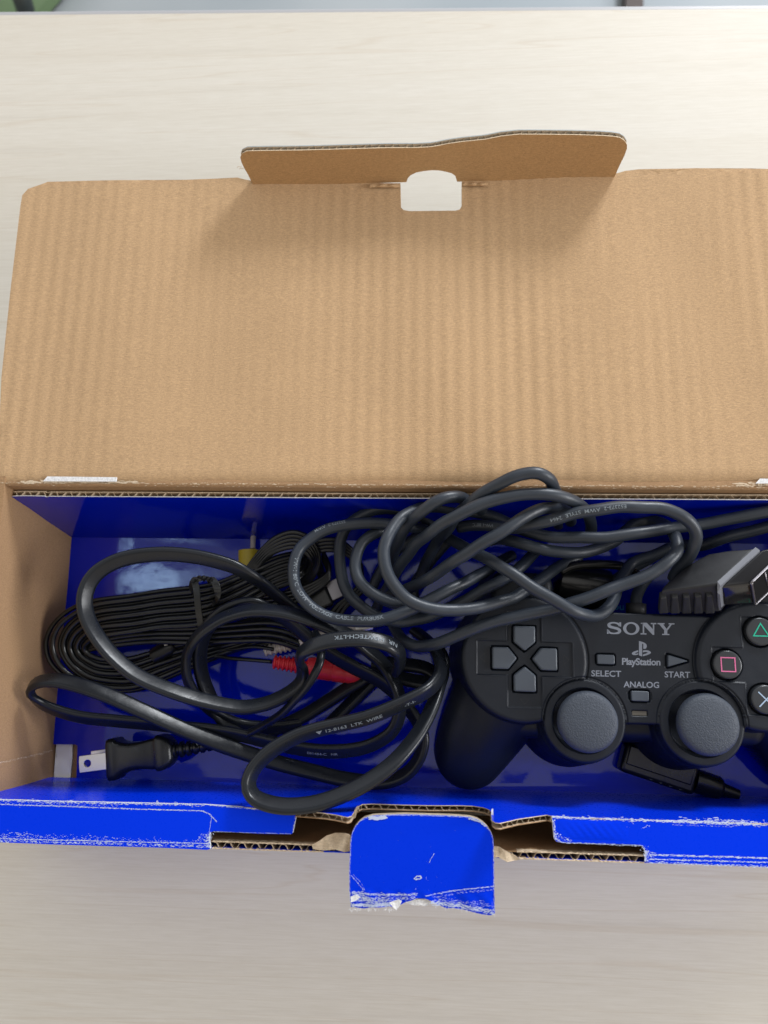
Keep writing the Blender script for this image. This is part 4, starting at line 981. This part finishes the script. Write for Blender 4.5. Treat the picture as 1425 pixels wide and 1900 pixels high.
# =================================================================== POWER CORD (flat two-core)
pc = thing('power_cord', 'black flat two-core power cord with two-prong plug, looped over the wires', 'power cord', P(400, 1300, 0.6))
SA, SB = 0.345, 0.165
cordm = MB(); cf = {}
csegs = {
 'big': [(640,1165,1.6,60),(600,1160,2.0,60),(560,1140,2.6,60),(530,1118,3.3,60),(503,1096,4.0,60),(481,1079,4.6,58),(450,1060,5.1,55),(421,1047,5.3,52),(364,1033,5.6,50),(303,1028,5.8,50),(242,1034,5.8,50),(200,1049,5.8,52),(172,1072,5.8,55),(158,1103,5.8,58),(159,1135,5.7,60),(173,1169,5.6,60),(200,1207,5.5,58),(236,1241,5.4,55),(270,1262,5.3,52),(320,1282,5.1,50),(370,1298,4.8,50),(420,1309,4.5,50),(458,1312,4.3,48),(501,1303,4.2,46),(540,1283,4.3,46),(560,1262,4.5,50),(561,1240,4.8,60),(557,1226,5.2,72),(560,1211,5.7,60),(580,1199,6.1,40),(609,1190,6.3,32),(640,1186,6.4,30),(670,1185,6.4,30),(700,1189,6.3,34),(725,1197,6.1,42),(740,1211,5.7,60),(742,1228,5.1,80),(738,1245,4.4,80)],
 'arcs': [(560,1345,1.4,40),(520,1350,1.5,40),(480,1350,1.6,40),(444,1345,1.8,40),(411,1330,2.2,45),(380,1308,2.7,50),(357,1280,3.2,55),(346,1250,3.6,60),(347,1215,4.0,60),(362,1186,4.4,58),(387,1163,4.7,56),(421,1144,4.9,54),(467,1133,5.1,52),(518,1135,5.2,50),(568,1147,5.2,50),(619,1167,5.0,50),(656,1184,4.7,52),(685,1208,4.3,54),(710,1231,4.0,56),(730,1262,3.8,58),(741,1295,3.6,62),(740,1330,3.4,60),(725,1360,3.2,55),(690,1382,3.0,50),(650,1392,2.9,45),(600,1394,2.8,42),(550,1388,2.7,42),(500,1377,2.6,44),(450,1365,2.6,46),(400,1356,2.7,48),(340,1350,2.8,50),(286,1344,2.9,52),(219,1338,3.0,54),(152,1331,3.2,56),(101,1317,3.5,58),(72,1302,3.8,60),(57,1284,4.2,70),(66,1268,4.5,58),(95,1262,4.6,50),(135,1268,4.5,46),(202,1291,4.2,44),(269,1321,3.9,42),(337,1352,3.5,40),(404,1379,3.0,38),(450,1395,2.6,36),(518,1416,2.2,36),(585,1433,2.0,38),(636,1445,2.0,42),(686,1451,2.1,46),(725,1448,2.3,52),(757,1433,2.5,58),(778,1405,2.7,62),(785,1370,2.8,60),(774,1338,2.8,56),(755,1312,2.7,52),(735,1288,2.6,48),(703,1262,2.6,44),(660,1240,2.7,40),(616,1216,3.0,40),(575,1186,3.3,42),(540,1156,3.6,46),(510,1138,3.9,50),(470,1120,4.3,55),(430,1128,4.4,58),(400,1148,4.2,60),(380,1175,3.9,62),(371,1210,3.5,62),(374,1250,3.0,60),(388,1290,2.6,56),(410,1330,2.2,50),(440,1362,1.9,44)],
 'last': [(770,1170,2.6,70),(795,1190,3.2,70),(812,1215,3.9,66),(818,1243,4.5,60),(808,1266,5.0,55),(787,1285,5.4,52),(740,1308,5.7,50),(686,1330,5.9,50),(636,1343,6.0,50),(585,1355,6.1,50),(545,1369,6.2,50),(501,1395,6.4,52),(473,1424,6.5,60),(461,1453,6.6,70),(469,1476,6.7,66),(495,1490,6.8,58),(535,1496,6.8,54),(585,1491,6.7,52),(636,1474,6.6,50),(686,1448,6.4,50),(730,1415,6.1,50),(767,1373,5.6,52),(790,1336,5.1,55),(806,1300,4.6,58),(815,1272,4.1,60),(822,1248,3.5,64),(822,1222,3.0,66),(812,1200,2.5,66)],
 'under1': [(500,1358,1.3,40),(560,1330,1.4,40),(609,1300,1.6,44),(660,1268,1.9,46),(700,1250,2.0,46),(760,1262,2.2,44),(810,1270,2.3,44)],
 'under2': [(610,1345,1.3,46),(640,1315,1.5,48),(680,1275,1.8,50),(705,1250,2.0,50)],
 'under3': [(690,1230,1.6,40),(740,1232,1.7,40),(790,1240,1.8,44),(818,1262,1.9,50)],
}
prf = stadium(SA, SB)
for k_, pts in csegs.items():
    A = pxpath(pts, 0.16); cf[k_] = sweep(cordm, A[:, :3], prf, A[:, 3]*0.88)
cord = cordm.build('cord', M['cord'], pc); autosmooth(cord, 60)
mb = MB()
A = pxpath([(398,1383,2.0),(425,1377,2.1),(455,1364,2.6),(490,1345,3.2),(520,1326,3.9),(548,1298,4.5),(572,1270,5.0),(590,1238,5.2),(596,1215,5.0),(596,1195,4.4),(585,1175,3.6)], 0.15)
sweep(mb, A[:, :3], stadium(0.20, 0.13), np.full(len(A), math.radians(45))); o = mb.build('plug_lead', M['cord'], pc); autosmooth(o, 60)
mb = MB()
def text_cord(fr, s, px_, py_, size, flip, side=1, stretch=1.2):
    text_on(mb, fr, s, arc_at(fr, px_, py_), size*0.88, side, flat_fn(SB), flip, stretch, 0.012)
text_cord(cf['big'], 'NR  HEWTECH-LTK', 733, 1203, 0.27, True, 1, 1.15)
text_cord(cf['last'], '\u25bc 12-8163  LTK  WIRE', 586, 1356, 0.25, True, 1, 1.2)
# the travel of 'last' runs right to left: its text starts at the left end
text_cord(cf['last'], '-T-I-', 750, 1306, 0.20, True, 1, 1.5)
text_cord(cf['arcs'], 'E81484-C   NR', 575, 1390, 0.20, True, 1, 1.2)
tag(mb.build('cord_lettering', M['print_cable'], cord), None, None, kind='stuff')
# plug: body lofted along its axis, blades one above the other
pa_, pe_ = P(207, 1408, 2.1), P(405, 1381, 2.0)
ax = (pe_-pa_).normalized(); e1 = V((0, 0, 1)).cross(ax).normalized(); e2 = ax.cross(e1)
px1 = 198/ (pe_-pa_).length
def rsec(h, w_, r, k=5):
    out = []
    for s1, s2, a0_ in ((1,1,0),(-1,1,90),(-1,-1,180),(1,-1,270)):
        for i in range(k):
            a = math.radians(a0_+90*i/(k-1)); out.append((s1*(h-r)+r*math.cos(a), s2*(w_-r)+r*math.sin(a)))
    return out
def loft(mb, secs, m=0):
    """secs: (distance px, half height px, half width cm, radius cm)"""
    rings = []; k = None
    for d_, h, w_, r in secs:
        q_ = rsec(h/px1, w_, min(r, h/px1*0.98, w_*0.98)); k = len(q_)
        rings += [pa_+ax*(d_/px1)+e1*a+e2*b for a, b in q_]
    n = len(secs)
    mb.add(rings, [(i*k+j, i*k+(j+1)%k, (i+1)*k+(j+1)%k, (i+1)*k+j) for i in range(n-1) for j in range(k)]+[tuple(reversed(range(k))), tuple((n-1)*k+j for j in range(k))], m)
mb = MB()
loft(mb, [(0,33,0.62,.2),(1.5,35.5,0.68,.24),(4,36.5,0.72,.25),(12,36.5,0.72,.25),(15,35,0.70,.24),(18,31,0.66,.22),(26,27.5,0.62,.22),(40,24,0.58,.22),(55,23.5,0.56,.2),(70,25,0.58,.2),(82,27,0.60,.2),(86,27,0.60,.2),(88,29,0.62,.2),(90,31,0.64,.22),(93,31.5,0.65,.22),(101,30,0.62,.22),(104,28,0.58,.2),(112,24,0.52,.25),(118,18,0.42,.3)])
pbody = mb.build('plug_body', M['plug'], pc); autosmooth(pbody, 50)
mb = MB(); secs = []
for i in range(33):
    d_ = 116+i*2.55; r0 = 15.5-6.5*(i/32); r = r0 if (i % 5) in (0, 1, 2) else r0*0.72
    secs.append((d_, r, r/px1*0.95, 1.0))
loft(mb, secs); o = mb.build('strain_relief', M['plug'], pc); autosmooth(o, 50)
mb = MB(); loft(mb, [(20,4,0.70,.1),(24,12,0.69,.1),(46,10,0.645,.1),(52,3,0.60,.1)]); 
def blade(zc, dz0, hole, off):
    """flat metal blade with its face towards the top, a hole near the tip"""
    mb = MB(); c = pa_+ax*0.05+e2*zc+e1*off; L0 = 52/px1; hw = 14.5/px1; t = 0.075; n = 20; hc = -L0*0.70; hr = 6.3/px1
    outer = []
    for i in range(n):
        a = 2*math.pi*i/n; dx, dy = math.cos(a), math.sin(a)
        # ray from the hole centre to the rectangle
        k1 = ((0-hc) if dx > 0 else (L0+hc))/max(1e-6, abs(dx)); k2 = hw/max(1e-6, abs(dy)); k = min(k1, k2); outer.append((hc+dx*k, dy*k))
    # exact corners
    for cx_, cy_ in ((0, hw), (-L0, hw), (-L0, -hw), (0, -hw)):
        j = min(range(n), key=lambda i: (outer[i][0]-cx_)**2+(outer[i][1]-cy_)**2); outer[j] = (cx_*0.985 if cx_ else 0, cy_)
    inner = [(hc+hr*math.cos(2*math.pi*i/n), hr*math.sin(2*math.pi*i/n)) for i in range(n)]
    def W(p, z): return c+ax*p[0]+e1*p[1]+e2*z
    vs = [W(p, t) for p in outer]+[W(p, t) for p in inner]+[W(p, -t) for p in outer]+[W(p, -t) for p in inner]
    fs = []
    for i in range(n):
        j = (i+1) % n
        fs += [(i, j, n+j, n+i), (2*n+i, 3*n+i, 3*n+j, 2*n+j), (i, 2*n+i, 2*n+j, j), (n+i, n+j, 3*n+j, 3*n+i)]
    mb.add(vs, fs); o = mb.build('prong', M['metal'], pc); bevel(o, 0.02, 2, 40); return o
blade(0.50, 0, True, -0.02); blade(-0.68, 0, True, 0.06)

# =================================================================== AV CABLE (thin wires and coloured plugs)
av = thing('av_cable', 'coiled bundle of thin black wires with red, white and yellow plugs', 'av cable', P(250, 1180, 0.6))
WR = 0.112
def wire(pts, r=WR, name='wire', k=8):
    A = pxpath(pts, 0.16); mb = MB(); sweep(mb, A[:, :3], circ(r, k)); return mb.build(name, M['wire'], av, True)
rr = random.Random(17)
for k in range(10):
    q_ = k/9; ou = k in (0, 1)
    ex_ = 0 if k == 0 else 16 if k == 1 else 32+7.2*(k-2)
    dy = 7.4*k; j = lambda a=2.0: rr.uniform(-a, a)
    lay = (k % 2)*0.25
    a_ = 130-ex_*0.85; tp_, bt_ = 1110+dy, 1283-dy*0.86; yc_, b_ = (tp_+bt_)/2, (bt_-tp_)/2
    arc_ = [(215-a_*math.sin(math.radians(q3))+j(1), yc_-b_*math.cos(math.radians(q3))+j(1), 2.9-1.2*q3/180+lay) for q3 in (18, 42, 66, 90, 114, 138, 162)]
    wire([(600+j(),1075+dy*0.2,1.5),(592+j(),1045+dy*0.3,1.9+lay*.4),(577+j(),1020+dy*0.4,2.4),(555+j(),1024+dy*0.75,2.9+lay*.3),(515+j(),1034+dy*0.85,3.2+lay*.4),(478+j(),1050+dy*0.9,3.3+lay),(440+j(),1067+dy*0.95,3.3+lay),(400,1083+dy,3.2+lay),(360,1090+dy*1.05,3.1+lay),(300+j(),1097+dy,3.0+lay),(245+j(),1105+dy+j(),2.95+lay)]+arc_+[(245+j(),1282-dy*0.9+j(),1.55+lay),(300+j(),1262-dy*0.85,1.5+lay),(350+j(),1240-dy*0.7,1.5+lay),(400+j(),1220-dy*0.5,1.6+lay*.8),(450+j(),1202-dy*0.3,1.7+lay*.5),(500+j(6),1190-dy*0.25+j(5),1.8),(560+j(8),1180+j(10),1.6)])
# middle strands
for k in range(4):
    dy = 11.0*k
    wire([(150,1200+dy*0.3,2.2),(175,1190+dy*0.4,2.4),(212,1177+dy*0.62,2.6),(280,1168+dy*0.7,2.7),(360,1166+dy*0.8,2.7),(430,1160+dy*0.9,2.6),(500,1156+dy*1.0,2.4),(545,1168+dy*1.0,2.1),(575,1190+dy*0.7,1.7)])
for k in range(5):
    dy = 10.0*k
    wire([(146,1218+dy*0.7,1.2),(170,1222+dy*0.8,1.25),(220,1225+dy*0.9,1.3),(285,1212+dy,1.3),(345,1190+dy,1.3),(420,1165+dy*0.8,1.3),(480,1140+dy*0.6,1.3),(540,1120+dy*0.4,1.3)])
for k in range(4):
    dy = 8.5*k
    wire([(350+dy*.2,1128+dy,2.0),(420,1118+dy*0.95,2.3),(480,1108+dy*0.9,2.5),(530,1100+dy*.9,2.6),(575,1085+dy*.7,2.4),(610,1060+dy*.5,2.2),(600,1025+dy*.4,2.0)])
# upper ribbon arc curling over
for k in range(5):
    o_ = 7.0*k
    wire([(452+o_*0.3,1066+o_*.2,3.4),(470+o_*0.4,1040+o_*0.35,3.6),(490+o_*0.35,1016+o_*0.5,3.8),(512+o_*0.3,997+o_*0.8,3.9),(541+o_*0.1,987+o_*1.0,3.9),(565-o_*0.1,993+o_*1.0,3.8),(583-o_*0.25,1010+o_*.9,3.6),(592-o_*0.5,1035+o_*.5,3.2),(586-o_*0.6,1062+o_*0.1,2.8),(568-o_*0.6,1083,2.4),(545-o_*.5,1098,2.0)])
for k in range(4):
    o_ = 6.5*k
    wire([(585,1006+o_,3.0),(605,1001+o_,3.0),(628,1003+o_,2.9),(650,1018+o_*0.8,2.7),(668,1045+o_*0.5,2.3),(672,1080,1.8)])
for k in range(3):
    wire([(600+10*k,1160,1.5),(622+9*k,1128,1.7),(645+8*k,1108,1.8),(668+8*k,1085,1.7)])
wire([(505,1228,2.0),(470,1225,2.0),(430,1222,1.9),(395,1218,1.8),(360,1230,1.6)], 0.085)
wire([(508,1205,2.2),(470,1200,2.1),(430,1205,1.9),(390,1212,1.7)], 0.085)
def rca(name, mt, a, b, tipdir, ra, rb, pin=True, ribs=6, lab=None):
    """ribbed strain relief at a, barrel towards b, metal pin beyond"""
    a = P(*a); b = P(*b); axv = (b-a); Ln = axv.length; mb = MB(); pr = [(ra*0.5, 0)]
    n = ribs*4
    for i in range(n+1):
        t = i/n*0.30; r = ra*(0.86+0.14*t/0.30)
        pr.append((r if i % 4 in (1, 2) else r*0.74, t*Ln))
    pr.append((ra*0.62, 0.33*Ln)); pr.append((ra*0.66, 0.37*Ln))
    for t, r in ((0.39, 0.86), (0.43, 0.97), (0.50, 1.0), (0.66, 1.0), (0.68, 0.93), (0.70, 1.0), (0.82, 1.0), (0.84, 0.94), (0.86, 0.99), (0.98, 0.97), (1.0, 0.9)): pr.append((rb*r, t*Ln))
    lathe(mb, a, pr, axv, 24); o = mb.build(name, mt, av); autosmooth(o, 40)
    if pin:
        mb = MB(); lathe(mb, b, [(rb*0.72, 0), (rb*0.72, 0.75), (rb*0.66, 0.80)], axv, 20); lathe(mb, b+axv.normalized()*0.8, [(0.14, 0), (0.15, 0.6), (0.05, 0.78)], axv, 14); o2 = mb.build('pin', M['metal'], o); autosmooth(o2, 40)
    return o
rca('red_plug', M['red'], (507,1228,2.2), (668,1252,1.7), None, 0.36, 0.47)
rca('white_plug', M['white_plug'], (490,1208,1.9), (660,1168,1.5), None, 0.30, 0.40)
yb_, yt_ = P(462, 1104, 1.1), P(462, 1021, 1.1)
mb = MB(); c = []
lathe(mb, yb_, [(0.40,0),(0.50,0.1),(0.50,1.25),(0.46,1.3),(0.50,1.34),(0.50,(yt_-yb_).length-0.02),(0.47,(yt_-yb_).length)], yt_-yb_, 24); o = mb.build('yellow_plug', M['yellow'], av); autosmooth(o, 40)
mb = MB(); yt2 = P(469, 1018, 1.15); lathe(mb, yt2, [(0.12,0),(0.13,0.6),(0.05,0.70)], P(470, 990, 1.0)-yt2, 14); o2 = mb.build('pin', M['white_plug'], o); autosmooth(o2, 40)
# multi-out plug with a metal shell
def obox(c, axv, L_, w_, h_, mt, name, parent, bv=0.06, tilt=0.0):
    axv = axv.normalized(); sdv = axv.cross(V((0,0,1))).normalized(); upv = sdv.cross(axv)
    sdv, upv = sdv*math.cos(tilt)+upv*math.sin(tilt), upv*math.cos(tilt)-sdv*math.sin(tilt)
    mb = MB(); q_ = []
    for zz in (-1, 1):
        for xx, yy in ((0,-1),(1,-1),(1,1),(0,1)): q_.append(c+axv*(L_*xx)-sdv*(w_*yy)+upv*(h_*zz))
    mb.hexa(q_); o = mb.build(name, mt, parent); bevel(o, bv, 3); autosmooth(o, 80); return o
mo = P(560, 1122, 1.7); dv = P(640, 1086, 1.5)-mo
pb_ = obox(mo, dv, 1.35, 0.62, 0.32, M['plug'], 'multi_plug', av, 0.12)
obox(mo+dv.normalized()*1.33, dv, 0.75, 0.46, 0.20, M['rim'], 'metal_shell', pb_, 0.05)
# small bit behind the wires; a tiny metal block gives its bright glint
mb = MB(); lathe(mb, P(285, 1220, 1.5), [(0.3,0),(0.42,0.1),(0.42,1.0),(0.30,1.2)], P(340, 1185, 1.8)-P(285, 1220, 1.5), 20); o = mb.build('plug_cap', M['plug'], av); autosmooth(o, 40)
obox(P(305, 1196, 2.1), V((1, .3, 0)), 0.14, 0.07, 0.05, M['metal'], 'glint_block', o, 0.01)

# =================================================================== TWIST TIES
def strap(pts, w_, name, parent, th=0.03):
    A = pxpath(pts, 0.08); mb = MB(); sweep(mb, A[:, :3], [(-w_, -th), (w_, -th), (w_*1.0, th), (-w_*1.0, th)], A[:, 3]); o = mb.build(name, M['plug'], parent); bevel(o, 0.015, 2); return o
tie = thing('twist_tie', 'black flat twist tie knotted round the thin wires below the window reflection', 'twist tie', P(375, 1080, 4))
strap([(357,1105,3.0,0),(355,1092,3.9,10),(357,1080,4.3,20),(360,1078,4.45,0),(364,1090,4.5,0),(366,1110,4.5,-10),(368,1130,4.4,-8),(371,1150,4.2,-8),(374,1172,3.9,-8),(376,1192,3.2,-8)], 0.14, 'strap', tie)
strap([(386,1078,4.3,0),(394,1076,4.5,30),(400,1084,4.55,20),(404,1098,4.5,0),(402,1112,4.2,-20),(394,1122,3.4,-20)], 0.15, 'strap', tie)
rr = random.Random(4); pts = []
for i in range(16):
    t = i/15; pts.append((358+34*t+rr.uniform(-1.5,1.5), 1078-5*math.sin(t*3.1)+3.2*math.sin(i*2.1)+rr.uniform(-1,1), 4.55+0.10*math.cos(i*2.1), 60*i))
strap(pts, 0.085, 'twisted_knot', tie, 0.035)

# =================================================================== SMALL BLACK THINGS UNDER THE CONTROLLER
dc = thing('barrel_connector', 'small black barrel connector lying under the right analog stick', 'connector', P(1240, 1440, 0.8))
a = P(1152, 1402, 1.0); b = P(1290, 1448, 1.0); dvv = b-a
o = obox(a, dvv, dvv.length*0.98, 0.62, 0.42, M['plug'], 'connector_body', dc, 0.18)
o3 = obox(a+V((0.2, 0.1, 0.36)), dvv, dvv.length*0.86, 0.40, 0.14, M['plug'], 'raised_grip', o, 0.05)
mb = MB(); lathe(mb, b-dvv.normalized()*0.05, [(0.50,0),(0.50,1.0),(0.44,1.12),(0.30,1.2),(0.22,1.9)], dvv, 28); o2 = mb.build('barrel', M['plug'], dc); autosmooth(o2, 40)
mb = MB()
for i in range(4):
    t = 0.42+0.13*i; c = a+dvv*t-dvv.normalized().cross(V((0,0,1)))*(-0.5)+V((0,0,0.36)); mb.box((c.x-.09, c.y-.05, c.z), (c.x+.09, c.y+.05, c.z+.03))
tag(mb.build('raised_mark', M['button'], o), None, None, kind='stuff')
fc_ = thing('dark_round_form', 'round black form guessed from an unclear dark shape above the controller', 'unidentified object', P(1075, 1080, 0.8))  # dark shape of unknown kind, built as a core by guess
a = P(1032, 1075, 1.9); b = P(1130, 1098, 1.9); mb = MB(); L_ = (b-a).length
lathe(mb, a, [(0.7,0),(0.92,0.12),(0.95,0.3),(0.95,L_-0.3),(0.92,L_-0.12),(0.7,L_)], b-a, 36); o = mb.build('core', M['wire'], fc_); autosmooth(o, 40)
A = pxpath([(1040,1062,3.0),(1065,1050,3.1),(1110,1047,3.0),(1150,1050,2.7),(1178,1062,2.2),(1185,1080,1.6)], 0.12); mb = MB(); sweep(mb, A[:, :3], circ(0.2, 12)); mb.build('lead', M['wire'], fc_, True)
# pale blue print glimpsed on the liner behind the controller
tag(text_px('liner_print', 'ww  ou', (1096, 1122, 1158, 1131), 0.585, M['cyan'], ins, 0.02, 0.02), None, None, kind='stuff')
